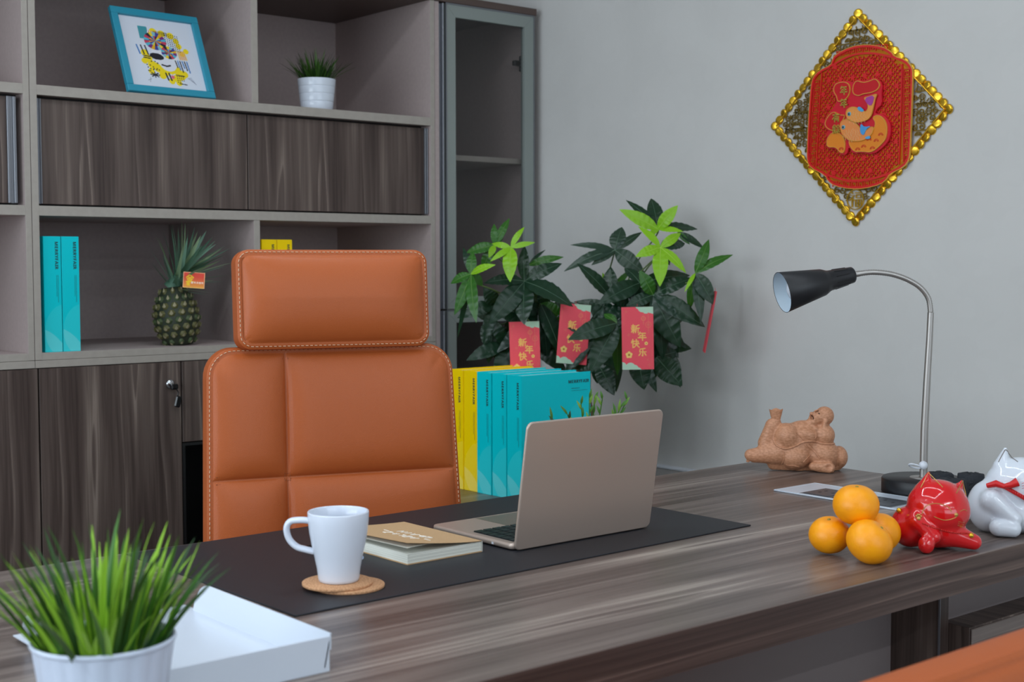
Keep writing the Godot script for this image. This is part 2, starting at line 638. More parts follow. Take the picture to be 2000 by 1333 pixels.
func make_materials() -> void:
	var wood := wood_image(1280, 1024)
	var along := tex(wood)
	var up_im: Image = wood.duplicate()
	up_im.rotate_90(CLOCKWISE)
	var upright := tex(up_im)
	for k in 4:
		var m := mat(col(212, 206, 204), 0.42, 0.0, 0.4)
		m.albedo_texture = upright
		T["door%d" % k] = planar(m, Vector3(0.9, 0.485, 0.9), Vector3(0.37 * k + 0.13, 0.0, 0.3 * k))
	T.door_dark = T.door0
	var d := mat(Color(1, 1, 1), 0.34, 0.0, 0.5)
	d.albedo_texture = along
	T.desk = planar(d, Vector3(0.40, 0.95, 0.95), Vector3(0.0, 0.33, 0.0))
	var ed := mat(col(206, 190, 186), 0.42, 0.0, 0.4)  # desk laminate tinted darker: shade of the front face put into colour
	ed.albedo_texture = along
	T.front_shaded_wood = planar(ed, Vector3(0.40, 1.6, 0.95), Vector3(0.0, 0.15, 0.0))
	T.brown = mat(col(84, 68, 62), 0.5)
	T.taupe = mat(Color.WHITE, 0.55)
	T.taupe.albedo_texture = speckle(256, col(166, 158, 149), 0.03, 0.05, 3)
	planar(T.taupe, Vector3(3, 3, 3))
	T.inner = mat(Color.WHITE, 0.6)
	T.inner.albedo_texture = speckle(256, col(176, 160, 157), 0.03, 0.08, 5)
	planar(T.inner, Vector3(3, 3, 3))
	T.modesty = mat(col(118, 108, 107), 0.6)
	T.alu = mat(col(132, 134, 140), 0.4, 0.8)
	T.alu_frame = mat(col(146, 154, 150), 0.45, 0.3)
	T.black = mat(col(18, 18, 20), 0.45)
	T.black_gloss = mat(col(14, 14, 16), 0.18)
	T.white_gloss = mat(col(214, 221, 232), 0.2)
	T.white = mat(col(218, 222, 230), 0.5)
	T.chrome = mat(col(200, 202, 206), 0.16, 1.0)
	T.steel = mat(col(176, 172, 168), 0.42, 0.9)
	T.gold = mat(col(232, 184, 56), 0.26, 0.9)
	T.gold_line = mat(col(226, 170, 70), 0.35, 0.25)
	T.gold_paint = mat(col(206, 166, 92), 0.35, 0.7)
	T.red_gloss = mat(col(212, 20, 26), 0.12)
	T.red_gloss.clearcoat_enabled = true
	T.red_gloss.clearcoat = 0.6
	T.red_gloss.clearcoat_roughness = 0.03
	T.leather = mat(col(180, 92, 46), 0.38, 0.0, 0.40)
	rough_relief(T.leather, grain(512, 0.09, 11), 0.03)
	planar(T.leather, Vector3(9, 9, 9), Vector3.ZERO, false)
	T.leather_band = mat(col(174, 88, 44), 0.5, 0.0, 0.34)
	T.thread = mat(col(226, 190, 158), 0.7)
	T.thread_dark = mat(col(146, 78, 44), 0.7)
	T.glass = mat(Color(0.10, 0.10, 0.10, 0.30), 0.02)
	T.glass.transparency = BaseMaterial3D.TRANSPARENCY_ALPHA
	T.clear = mat(Color(1, 1, 1, 0.05), 0.02)
	T.clear.transparency = BaseMaterial3D.TRANSPARENCY_ALPHA
	T.leaf = [leaf_mat(col(20, 50, 34), 0.27), leaf_mat(col(44, 96, 26), 0.32), leaf_mat(col(132, 184, 30), 0.34), leaf_mat(col(40, 62, 50), 0.3)]  # last green is the dark leaf made paler and greyer, sheen in the colour
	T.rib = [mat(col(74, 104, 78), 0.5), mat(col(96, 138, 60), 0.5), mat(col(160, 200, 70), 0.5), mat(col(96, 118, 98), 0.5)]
	T.stem = mat(col(92, 116, 60), 0.5)
	T.ink = mat(col(20, 44, 52), 0.6)

func leaf_mat(c: Color, r: float) -> StandardMaterial3D:
	var m := mat(c, r, 0.0, 0.42)
	m.backlight_enabled = true
	m.backlight = Color(0.25, 0.3, 0.1)
	return m

# ------------------------------------------------------------------ room
const WX := 2.9
const ZB := -3.86
const XL := -2.7
const ZF := 4.6
const HC := 2.72

func window(called: String, at: Vector3, turn: float, wide: float, energy: float, label: String) -> void:  # unseen daylight source, added to brighten the room and built as a window
	var wi := thing(called, label, "window", at, turn)
	wi.set_meta("kind", "structure")
	var fr := stool()
	for x in [-wide / 2 + 0.02, -wide / 6, wide / 6, wide / 2 - 0.02]:
		box(fr, Vector3(x, 0, 0), Vector3(0.04, 1.6, 0.05), 0.003)
	for y in [-0.78, 0.78]:
		box(fr, Vector3(0, y, 0), Vector3(wide, 0.04, 0.05), 0.003)
	part("window_frame", fr, T.white, wi)
	var pw := wide / 6 - 0.03
	for x in [-wide / 3, 0.0, wide / 3]:
		var pn := stool()
		hard(pn)
		quad(pn, Vector3(x - pw, -0.76, 0), Vector3(x - pw, 0.76, 0), Vector3(x + pw, 0.76, 0), Vector3(x + pw, -0.76, 0))
		part("window_pane", pn, T.clear, wi)
	var day := AreaLight3D.new()
	day.name = "added_daylight"
	day.area_size = Vector2(wide - 0.1, 1.5)
	day.light_energy = energy
	day.light_color = Color(0.92, 0.97, 1.0)
	day.shadow_enabled = true
	day.area_range = 16.0
	wi.add_child(day)
	day.position = Vector3(0, 0, -0.07)

func room() -> void:
	var wall := mat(Color.WHITE, 0.85)
	wall.albedo_texture = speckle(512, col(204, 202, 199), 0.022, 0.012, 9)
	planar(wall, Vector3(0.55, 0.55, 0.55))
	rough_relief(wall, grain(256, 0.05, 31, false), 0.05)
	var t := 0.12
	struct("wall_right", bx(WX, WX + t, 0, HC, ZB - t, ZF + t), wall, "plain grey painted wall behind the red lantern ornament", "wall")
	struct("wall_back", bx(XL - t, WX, 0, HC, ZB - t, ZB), wall, "grey wall behind the tall cabinets", "wall")
	# two unseen walls, each opened for a window added as fill light
	var wf := stool()
	span(wf, XL, WX, 0, 0.85, ZF, ZF + t)
	span(wf, XL, WX, 2.45, HC, ZF, ZF + t)
	span(wf, XL, -2.1, 0.85, 2.45, ZF, ZF + t)
	span(wf, 2.5, WX, 0.85, 2.45, ZF, ZF + t)
	struct("wall_front", wf, wall, "grey wall with the added wide window on the visitors' side", "wall")
	var wl := stool()
	span(wl, XL - t, XL, 0, 0.85, ZB, ZF + t)
	span(wl, XL - t, XL, 2.45, HC, ZB, ZF + t)
	span(wl, XL - t, XL, 0.85, 2.45, ZB, -3.6)
	span(wl, XL - t, XL, 0.85, 2.45, 0.0, ZF + t)
	struct("wall_left", wl, wall, "grey wall with the added wide window across from the ornament", "wall")
	window("window_1", Vector3(0.2, 1.65, ZF + 0.06), 0.0, 4.6, ADDED_FILL_FRONT, "unseen wide window added to light the cabinets from the front")
	window("window_2", Vector3(XL - 0.06, 1.65, -1.8), -PI / 2, 3.6, ADDED_FILL_SIDE, "unseen wide window added to light the ornament wall")
	var carpet := mat(Color.WHITE, 0.95)
	carpet.albedo_texture = speckle(256, col(112, 110, 108), 0.10, 0.2, 15)
	planar(carpet, Vector3(4, 4, 4))
	struct("floor", bx(XL - t, WX + t, -0.1, 0, ZB - t, ZF + t), carpet, "grey carpeted office floor under the desk", "floor")
	struct("ceiling", bx(XL - t, WX + t, HC, HC + 0.1, ZB - t, ZF + t), mat(col(225, 226, 228), 0.9), "white office ceiling with linear lights", "ceiling")
	struct("trim_1", bx(WX - 0.012, WX, 0, 0.09, ZB, ZF), T.white, "white baseboard along the grey wall", "baseboard")
	# cable trunking on the wall below desk height
	var o := thing("cable_trunking", "grey cable trunking with its lit top painted white on the wall behind the desk end", "trunking", Vector3(WX, 0.602, -2.2))
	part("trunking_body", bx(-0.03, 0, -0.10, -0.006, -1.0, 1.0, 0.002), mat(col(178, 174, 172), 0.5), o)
	part("trunking_lit_top", bx(-0.032, 0, -0.006, 0.0, -1.0, 1.0, 0.001), T.white, o)  # top coloured white for the light that falls on it
	# lights: an open quadrilateral of LED lines over the desk and two rows of downlights
	var q := [Vector3(0.25, 2.62, -2.2), Vector3(1.75, 2.62, -2.35), Vector3(1.85, 2.62, -0.35), Vector3(0.05, 2.62, -0.1)]
	var gap := 0.02
	var names := ["linear ceiling light running along the cabinets", "linear ceiling light running along the ornament wall", "linear ceiling light over the visitor's side of the desk", "linear ceiling light across the empty end of the desk"]
	for i in 4:
		led_line(q[i].lerp(q[(i + 1) % 4], gap), q[i].lerp(q[(i + 1) % 4], 1.0 - gap), [0.5, 0.2, 0.32, 0.45][i], names[i])
	var spots := {-2.6: "round downlight by the end bookcase", -1.3: "round downlight level with the desk's empty end", 0.0: "round downlight level with the visitor's chair", 1.3: "round downlight halfway to the window", 2.6: "round downlight next to the window wall"}
	for z in spots:
		downlight(Vector3(-1.2, HC, z), 1.2, spots[z])
	led_line(Vector3(-0.8, 2.62, 1.6), Vector3(2.0, 2.62, 1.6), 1.0, "linear ceiling light halfway to the window")
	led_line(Vector3(-0.8, 2.62, 3.2), Vector3(2.0, 2.62, 3.2), 1.0, "linear ceiling light next to the window wall")

# ------------------------------------------------------------------ cabinets along the back
const CZ := -3.315   # front plane
const CB := -3.84    # back

func cabinets() -> void:
	bookcase(0.44, 1.2376, "tall taupe bookcase unit at the end of the row, mostly cut off", false)
	bookcase(1.2376, 2.47, "tall taupe bookcase unit holding the framed print and the pineapple", true)
	base_unit(0.44, 1.2376, false, "dark wood base cabinet under the end bookcase unit")
	base_unit(1.2376, 2.47, true, "dark wood base cabinet with a key hanging in its lock")
	display_cabinet()

func bookcase(x0: float, x1: float, label: String, main: bool) -> void:
	var o := thing("bookcase", label, "bookcase", Vector3(x0, 0, 0), 0.0, "bookcase units")
	var w := x1 - x0
	edged(o, "side_panel", 0.0008, 0.018, 0.96, 1.988, CZ)
	edged(o, "side_panel", w - 0.0158, w - 0.0008, 0.96, 1.988, CZ)
	part("back_panel", bx(0.018, w - 0.0158, 0.96, 1.988, CB - 0.01, CB), T.inner, o)
	edged(o, "bottom_board", 0.018, w - 0.0158, 0.9596, 0.9777, CZ)
	edged(o, "shelf", 0.018, w - 0.0158, 1.317, 1.3415, CZ)
	edged(o, "shelf", 0.018, w - 0.0158, 1.6125, 1.637, CZ)
	part("top_board", bx(0, w, 1.988, 2.0094, CB - 0.01, CZ + 0.004, 0.001), T.brown, o)
	if main:
		edged(o, "divider", 0.6115, 0.6315, 1.637, 1.988, CZ - 0.001)
		edged(o, "divider", 0.6135, 0.6315, 0.9777, 1.317, CZ - 0.001)
		var a := part("sliding_door", bx(0.0205, 0.604, 1.3465, 1.6055, CZ - 0.036, CZ - 0.018, 0.001), T.door1, o)
		part("handle_strip", handle_strip(0.0205, 1.3465, 1.6055, CZ - 0.018, 0.011), T.alu, a)
		var b := part("sliding_door", bx(0.607, w - 0.019, 1.3465, 1.6055, CZ - 0.036, CZ - 0.018, 0.001), T.door2, o)
		part("handle_strip", handle_strip(w - 0.030, 1.3465, 1.6055, CZ - 0.018, 0.011), T.alu, b)
		part("cupboard_back", bx(0.018, w - 0.0158, 1.3415, 1.6125, CZ - 0.06, CZ - 0.05), T.black, o)
	else:
		var b := part("sliding_door", bx(0.022, w - 0.028, 1.3465, 1.6055, CZ - 0.036, CZ - 0.018, 0.001), T.door3, o)
		part("handle_strip", handle_strip(w - 0.052, 1.3465, 1.6055, CZ - 0.018, 0.022), T.alu, b)
		part("cupboard_back", bx(0.018, w - 0.0158, 1.3415, 1.6125, CZ - 0.06, CZ - 0.05), T.black, o)

# a board of the inner colour with a lighter band glued on its front edge
func edged(o: Node3D, called: String, x0: float, x1: float, y0: float, y1: float, z: float) -> void:
	var p := part(called, bx(x0, x1, y0, y1, CB, z - 0.0012), T.inner, o)
	part("edge_band", bx(x0, x1, y0, y1, z - 0.0012, z, 0.0005), T.taupe, p)

func handle_strip(x: float, y0: float, y1: float, z: float, w: float) -> SurfaceTool:
	var st := stool()
	span(st, x, x + w * 0.32, y0, y1, z, z + 0.008, 0.0008)
	span(st, x + w * 0.32, x + w * 0.68, y0, y1, z, z + 0.003)
	span(st, x + w * 0.68, x + w, y0, y1, z, z + 0.008, 0.0008)
	return st

func base_unit(x0: float, x1: float, main: bool, label: String) -> void:
	var o := thing("base_cabinet", label, "cabinet", Vector3(x0, 0, 0), 0.0, "base cabinets under the bookcases")
	var w := x1 - x0
	part("top_board", bx(0.0006, w - 0.0006, 0.9405, 0.9588, CB - 0.01, CZ + 0.001, 0.0008), T.taupe, o)
	part("side_panel", bx(0.001, 0.018, 0.05, 0.9405, CB, CZ - 0.02), T.taupe, o)
	part("side_panel", bx(w - 0.018, w - 0.001, 0.05, 0.9405, CB, CZ - 0.02), T.taupe, o)
	part("back_panel", bx(0.018, w - 0.018, 0.05, 0.9405, CB - 0.01, CB), T.black, o)
	part("plinth", bx(0.01, w - 0.01, 0.0, 0.05, CB, CZ - 0.03), T.black, o)
	if not main:
		part("door", bx(0.42, w + 0.0055, 0.055, 0.9385, CZ - 0.018, CZ, 0.001), T.door3, o)
		part("door", bx(0.002, 0.417, 0.055, 0.9385, CZ - 0.018, CZ, 0.001), T.door2, o)
		return
	var d := part("door", bx(0.0095, 0.3885, 0.055, 0.9385, CZ - 0.018, CZ, 0.001), T.door0, o)
	# lock with a key and a dark plastic fob
	var st := stool()
	var turn := Transform3D(Basis(Vector3.RIGHT, PI / 2), Vector3(0.356, 0.881, CZ))
	lathe(st, [Vector2(0.0, 0.0), Vector2(0.011, 0.0), Vector2(0.012, 0.004), Vector2(0.0105, 0.007), Vector2(0.0, 0.0085)], 24, turn)
	part("lock", st, T.chrome, d)
	st = stool()
	box(st, Vector3(0.362, 0.874, CZ + 0.016), Vector3(0.020, 0.015, 0.011), 0.003, Transform3D.IDENTITY)
	tube(st, [Vector3(0.366, 0.868, CZ + 0.02), Vector3(0.371, 0.858, CZ + 0.021), Vector3(0.368, 0.85, CZ + 0.02)], 0.0018, 6)
	part("key", st, T.black_gloss, d)
	st = stool()
	box(st, Vector3.ZERO, Vector3(0.017, 0.03, 0.006), 0.003, Transform3D(Basis(Vector3(0, 0, 1), -0.25), Vector3(0.371, 0.834, CZ + 0.018)))
	part("key_fob", st, T.black_gloss, d)
	part("drawer_front", bx(0.392, 0.822, 0.723, 0.9385, CZ - 0.018, CZ, 0.001), T.door3, o)
	part("niche_side", bx(0.392, 0.400, 0.055, 0.72, CB, CZ - 0.004), T.black, o)
	part("niche_top", bx(0.400, 0.822, 0.712, 0.72, CB, CZ - 0.004), T.black, o)
	part("niche_floor", bx(0.400, 0.822, 0.05, 0.06, CB, CZ - 0.004), T.black, o)
	part("niche_side", bx(0.814, 0.822, 0.06, 0.712, CB, CZ - 0.004), T.black, o)
	part("door", bx(0.826, w - 0.002, 0.055, 0.9385, CZ - 0.018, CZ, 0.001), T.door1, o)

func display_cabinet() -> void:
	var x0 := 2.4712
	var x1 := 2.8745
	var o := thing("display_cabinet", "tall display cabinet with a grey metal framed glass door beside the wall", "cabinet", Vector3(x0, 0, 0))
	var w := x1 - x0
	part("side_panel", bx(0.0, 0.017, 0.0, 1.988, CB, CZ - 0.002, 0.001), T.inner, o)
	part("side_panel", bx(w - 0.017, w, 0.0, 1.988, CB, CZ - 0.022, 0.001), T.inner, o)
	part("back_panel", bx(0.017, w - 0.017, 0.0, 1.988, CB - 0.01, CB), T.inner, o)
	part("top_board", bx(0, w, 1.988, 2.0094, CB - 0.01, CZ + 0.004, 0.001), T.brown, o)
	part("shelf", bx(0.017, w - 0.017, 1.5156, 1.5327, CB, CZ - 0.03, 0.001), T.taupe, o)
	part("shelf", bx(0.017, w - 0.017, 1.045, 1.062, CB, CZ - 0.03, 0.001), T.taupe, o)
	part("bottom_board", bx(0.017, w - 0.017, 0.05, 0.068, CB, CZ - 0.03, 0.001), T.taupe, o)
	glass_door(o, 0.0405, w - 0.011, 1.0575, 1.984, T.glass)
	glass_door(o, 0.0405, w - 0.011, 0.055, 1.0525, T.glass)
	for y in [1.0575, 0.055]:
		var st := stool()
		var top: float = 1.984 if y > 1.0 else 1.0525
		span(st, 0.018, 0.0265, y, top, CZ - 0.02, CZ - 0.006, 0.001)
		span(st, 0.0265, 0.032, y, top, CZ - 0.02, CZ + 0.004, 0.001)
		span(st, 0.032, 0.0395, y, top, CZ - 0.02, CZ - 0.010, 0.001)
		part("handle_strip", st, T.alu, o)
	var h := stool()
	box(h, Vector3(w - 0.038, 1.84, CZ - 0.05), Vector3(0.03, 0.016, 0.016), 0.002)
	box(h, Vector3(w - 0.021, 1.84, CZ - 0.05), Vector3(0.008, 0.05, 0.014), 0.002)
	var hinge := part("hinge", h, T.black, o)
	h = stool()
	for dy in [-0.018, 0.018]:
		box(h, Vector3(w - 0.0255, 1.84 + dy, CZ - 0.045), Vector3(0.003, 0.006, 0.006), 0.001)
	part("screw", h, T.chrome, hinge)

func glass_door(o: Node3D, x0: float, x1: float, y0: float, y1: float, pane: Material) -> void:
	var f := 0.0375
	var d := Node3D.new()
	d.name = "glass_door"
	o.add_child(d, true)
	var g := 0.0006
	var zf := CZ
	var zb := CZ - 0.018
	var bars := [[Vector2(x0, y0), Vector2(x0, y1), Vector2(x0 + f, y1 - f - g), Vector2(x0 + f, y0 + f + g)], [Vector2(x1, y0), Vector2(x1 - f, y0 + f + g), Vector2(x1 - f, y1 - f - g), Vector2(x1, y1)], [Vector2(x0 + g, y1), Vector2(x1 - g, y1), Vector2(x1 - f, y1 - f), Vector2(x0 + f, y1 - f)], [Vector2(x0 + g, y0), Vector2(x0 + f, y0 + f), Vector2(x1 - f, y0 + f), Vector2(x1 - g, y0)]]
	for b in bars:
		var st := stool()
		extrude(st, b, zb, zf)
		part("frame_bar", st, T.alu_frame, d)
	var st2 := stool()
	span(st2, x1, x1 + 0.003, y0, y1, zb, zf + 0.002)
	span(st2, x0 - 0.001, x0 + 0.003, y0, y1, zf - 0.001, zf + 0.002)
	span(st2, x0, x1, y1 - 0.001, y1 + 0.003, zf - 0.001, zf + 0.002)
	part("edge_trim", st2, T.alu, d)
	var st3 := stool()
	hard(st3)
	quad(st3, Vector3(x0 + f, y0 + f, zb + 0.008), Vector3(x0 + f, y1 - f, zb + 0.008), Vector3(x1 - f, y1 - f, zb + 0.008), Vector3(x1 - f, y0 + f, zb + 0.008))
	part("glass_pane", st3, pane, d)

# ------------------------------------------------------------------ desk
func desk() -> void:
	var o := thing("executive_desk", "large grey-brown wood grain executive desk with a thick top", "desk", Vector3(0, 0, 0))
	part("desk_top", bx(0.1, 2.442, 0.6965, 0.75, -1.981, -1.1237, 0.0012), T.desk, o)
	part("front_shade_strip", bx(0.1, 2.442, 0.6965, 0.7485, -1.1237, -1.1227), T.front_shaded_wood, o)  # same laminate as the top, darkened in place of shade
	part("leg_panel", bx(1.972, 1.999, 0.0, 0.6965, -1.90, -1.25, 0.001), T.door0, o)
	part("edge_band", bx(1.9705, 1.972, 0.0, 0.6965, -1.252, -1.2485), T.alu, o)
	part("leg_panel", bx(0.45, 0.477, 0.0, 0.6965, -1.90, -1.25, 0.001), T.door1, o)
	part("modesty_panel", bx(0.477, 1.972, 0.12, 0.6965, -1.362, -1.344), T.modesty, o)
	part("pedestal_panel", bx(2.0, 2.40, 0.0, 0.6965, -1.30, -1.265), T.modesty, o)
	part("pedestal_box", bx(2.001, 2.40, 0.0, 0.594, -1.265, -1.212, 0.001), T.door0, o)
	part("pedestal_front", bx(2.003, 2.40, 0.0, 0.591, -1.212, -1.209, 0.001), T.desk, o)
	part("pedestal_body", bx(2.0, 2.40, 0.0, 0.6965, -1.90, -1.30), T.door2, o)
	part("leg_panel", bx(0.12, 0.45, 0.0, 0.6965, -1.90, -1.30, 0.001), T.door2, o)

func credenza() -> void:
	var o := thing("side_credenza", "low wood grain side credenza standing behind the desk with the boxes on it", "cabinet")
	part("credenza_top", bx(1.86, 2.45, 0.565, 0.60, -3.12, -2.0, 0.0015), T.desk, o)
	part("credenza_body", bx(1.875, 2.435, 0.05, 0.565, -3.105, -2.02), T.inner, o)
	part("plinth", bx(1.89, 2.42, 0.0, 0.05, -3.09, -2.04), T.black, o)
	for k in 3:
		var z := -3.1 + k * 0.36
		var d := part("door", bx(1.857, 1.875, 0.06, 0.56, z, z + 0.355, 0.001), T["door%d" % k], o)
		part("handle", bx(1.849, 1.857, 0.42, 0.52, z + 0.31, z + 0.32, 0.002), T.alu, d)

# ------------------------------------------------------------------ chairs
func round_map(x: float, y: float, hw: float, hh: float, r: float) -> Vector2:
	var qx := (absf(x) - (hw - r)) / r
	var qy := (absf(y) - (hh - r)) / r
	if qx > 0.0 and qy > 0.0:
		var q := Vector2(qx, qy)
		q = q * (maxf(qx, qy) / q.length())
		return Vector2(signf(x) * (hw - r + q.x * r), signf(y) * (hh - r + q.y * r))
	return Vector2(x, y)

# a padded leather cushion: seams is a list of [axis, position]; returns front and side shapes, in x right, y up, z out
func cushion(hw: float, hh: float, r: float, deep: float, puff: float, seams: Array, shape: Callable) -> Array:
	var nu := 72
	var nv := 72
	var band := 0.011
	var height := func(x: float, y: float) -> float:
		var e := minf(hw - absf(x), hh - absf(y))
		var z := 0.0
		if e < band:
			z = -0.004 * pow(1.0 - e / band, 2.0)
		else:
			var d := e - band
			var k := (1.0 - exp(-(hw - absf(x) - band) / 0.030)) * (1.0 - exp(-(hh - absf(y) - band) / 0.030))
			for s in seams:
				var g := absf((x if s[0] == 0 else y) - s[1])
				k *= 0.12 + 0.88 * (1.0 - exp(-g / 0.020))
				d = minf(d, g)
			z = puff * k + 0.003 * (1.0 - exp(-d / 0.003)) - 0.0015
		return z
	var at := func(x: float, y: float, z: float) -> Vector3:
		var p := round_map(x, y, hw, hh, r)
		return shape.call(Vector3(p.x, p.y, z))
	var xs := grid_lines(hw, nu, seams, 0, band)
	var ys := grid_lines(hh, nv, seams, 1, band)
	var st := stool()
	patch(st, xs.size() - 1, ys.size() - 1, func(u, v):
		var x: float = xs[int(round(u * (xs.size() - 1)))]
		var y: float = ys[int(round(v * (ys.size() - 1)))]
		return at.call(x, y, height.call(x, y)))
	var side := stool()
	var loop := edge_loop(hw, hh, 44)
	patch(side, loop.size() - 1, 6, func(u, v):
		var p: Vector2 = loop[int(round(u * (loop.size() - 1)))]
		var z: float = -0.004 - (deep - 0.004) * v
		var k: float = 1.0 + 0.012 * sin(v * PI) - 0.03 * maxf(0.0, v - 0.8) / 0.2
		return at.call(p.x, p.y, z) if v < 0.01 else shape.call(Vector3(round_map(p.x, p.y, hw, hh, r).x * k, round_map(p.x, p.y, hw, hh, r).y * k, z)))
	patch(side, 12, 12, func(u, v):
		var p := round_map((u * 2 - 1) * hw, (v * 2 - 1) * hh, hw, hh, r) * 0.97
		return shape.call(Vector3(p.x, p.y, -deep)), true)
	# stitches along the band
	var sti := stool()
	var inner := edge_loop(hw - 0.005, hh - 0.005, 40)
	var pts := []
	for p in inner:
		pts.append(at.call(p.x, p.y, -0.0002))
	dashes(sti, pts, 0.0052, 0.0036, 0.0008)
	return [st, side, sti]

func grid_lines(h: float, n: int, seams: Array, axis: int, band: float) -> Array:
	var a := []
	for i in n + 1:
		a.append(lerpf(-h, h, float(i) / n))
	var keep := [band * 0.5, band, band + 0.003, band + 0.008]
	for k in keep:
		a.append(-h + k)
		a.append(h - k)
	for s in seams:
		if s[0] == axis:
			for d in [-0.012, -0.006, -0.003, 0.0, 0.003, 0.006, 0.012]:
				a.append(s[1] + d)
	a.sort()
	return a

func edge_loop(hw: float, hh: float, n: int) -> Array:
	var o := []
	for k in n:
		o.append(Vector2(lerpf(-hw, hw, float(k) / n), hh))
	for k in n:
		o.append(Vector2(hw, lerpf(hh, -hh, float(k) / n)))
	for k in n:
		o.append(Vector2(lerpf(hw, -hw, float(k) / n), -hh))
	for k in n + 1:
		o.append(Vector2(-hw, lerpf(-hh, hh, float(k) / n)))
	return o

func dashes(st: SurfaceTool, pts: Array, on: float, off: float, r: float) -> void:
	var walked := 0.0
	var start = pts[0]
	var pen := true
	var left := on
	var cur: Vector3 = pts[0]
	for i in range(1, pts.size()):
		var to: Vector3 = pts[i]
		while (to - cur).length() > left:
			cur = cur.move_toward(to, left)
			if pen:
				tube(st, [start, cur], r, 4, false)
			pen = not pen
			left = on if pen else off
			start = cur
		left -= (to - cur).length()
		cur = to

func office_chair() -> void:
	var o := thing("office_chair", "high-back tan leather office chair with a padded headrest behind the desk", "chair", Vector3(1.42, 0, -2.25), -0.33)
	var lean := Basis(Vector3.RIGHT, -0.105)
	var wrap := func(p: Vector3, c: Vector3, taper: float, hh: float, bow: float) -> Vector3:
		var k := 1.0 - taper * (p.y + hh) / (2.0 * hh)
		var q := Vector3(p.x * k, p.y, p.z + bow * p.x * p.x)
		return lean * (q + c)
	var piv := Vector3(0, 0.9, 0)
	# backrest: from below the desk edge up to the headrest
	var bc := Vector3(0.005, -0.125, 0.0)
	var b := cushion(0.257, 0.262, 0.055, 0.055, 0.021, [[0, -0.098], [1, 0.012]], func(p): return piv + wrap.call(p, bc, 0.055, 0.262, 0.25))
	var back := part("backrest", b[0], T.leather, o)
	part("backrest_side", b[1], T.leather_band, back)
	part("stitching", b[2], T.thread, back)
	var st := stool()
	for s in [[-0.104, 0], [-0.0925, 0]]:
		var pts := []
		for i in 41:
			pts.append(piv + wrap.call(Vector3(s[0], lerpf(-0.24, 0.245, i / 40.0), 0.0035), bc, 0.055, 0.262, 0.25))
		dashes(st, pts, 0.003, 0.0025, 0.0006)
	for s in [0.0055, 0.019]:
		var pts := []
		for i in 41:
			pts.append(piv + wrap.call(Vector3(lerpf(-0.24, 0.24, i / 40.0), s, 0.0035), bc, 0.055, 0.262, 0.25))
		dashes(st, pts, 0.003, 0.0025, 0.0006)
	part("seam_stitching", st, T.thread_dark, back)
	# headrest
	var hc := Vector3(0.008, 0.2285, 0.03)
	var h := cushion(0.1895, 0.0955, 0.027, 0.062, 0.030, [], func(p): return piv + wrap.call(p, hc, -0.0, 0.0955, 0.12))
	var head := part("headrest", h[0], T.leather, o)
	part("headrest_side", h[1], T.leather_band, head)
	part("stitching", h[2], T.thread, head)
	# carriers and the part below the desk top
	st = stool()
	for x in [-0.06, 0.06]:
		tube(st, [Vector3(x, 1.0, -0.07), Vector3(x, 1.13, -0.065)], 0.009, 10)
	part("headrest_post", st, T.chrome, o)
	var seat := cushion(0.25, 0.24, 0.06, 0.07, 0.02, [[0, -0.098]], func(p): return Vector3(p.x, 0.49 + p.z, 0.20 - p.y))
	var se := part("seat", seat[0], T.leather, o)
	part("seat_side", seat[1], T.leather_band, se)
	st = stool()
	tube(st, [Vector3(0, 0.62, -0.02), Vector3(0, 0.5, -0.05), Vector3(0, 0.40, 0.0), Vector3(0, 0.38, 0.2)], 0.022, 10)
	part("back_bracket", st, T.black, o)
	st = stool()
	lathe(st, [Vector2(0.03, 0.1), Vector2(0.03, 0.25), Vector2(0.018, 0.25), Vector2(0.018, 0.40), Vector2(0.0, 0.40)], 20, Transform3D(Basis(), Vector3(0, 0, 0.2)))
	part("gas_lift", st, T.chrome, o)
	for k in 5:
		var a := TAU * k / 5.0 + 0.3
		var e := Vector3(cos(a) * 0.30, 0.075, 0.2 + sin(a) * 0.30)
		st = stool()
		tube(st, [Vector3(0, 0.11, 0.2), e], [0.026, 0.016], 8)
		var leg := part("star_leg", st, T.chrome, o)
		st = stool()
		lathe(st, [Vector2(0, -0.02), Vector2(0.026, -0.02), Vector2(0.03, -0.014), Vector2(0.03, 0.014), Vector2(0.026, 0.02), Vector2(0, 0.02)], 16, Transform3D(Basis(Vector3(cos(a), 0, sin(a)), PI / 2), Vector3(e.x, 0.0305, e.z)))
		part("caster", st, T.black, leg)

func visitor_chair() -> void:
	var o := thing("visitor_chair", "tan leather visitor chair standing in front of the desk with only its back in view", "chair", Vector3(1.24, 0, -0.70))
	var tan_mat = T.leather
	var b := cushion(0.27, 0.20, 0.03, 0.05, 0.012, [], func(p): return Vector3(p.x, 0.62 + p.y, p.z + 0.02))
	var back := part("backrest", b[0], tan_mat, o)
	part("backrest_side", b[1], T.leather_band, back)
	var s := cushion(0.26, 0.24, 0.04, 0.07, 0.02, [], func(p): return Vector3(p.x, 0.46 + p.z, -0.27 - p.y))
	var seat := part("seat", s[0], tan_mat, o)
	part("seat_side", s[1], T.leather_band, seat)
	for x in [-0.235, 0.235]:
		for z in [-0.47, -0.05]:
			var st := stool()
			tube(st, [Vector3(x, 0.40, z), Vector3(x, 0.0, z)], 0.012, 10)
			part("leg", st, T.chrome, o)
		var st2 := stool()
		tube(st2, [Vector3(x * 0.9, 0.40, -0.05), Vector3(x * 0.9, 0.6, -0.01)], 0.01, 8)
		part("back_post", st2, T.chrome, o)

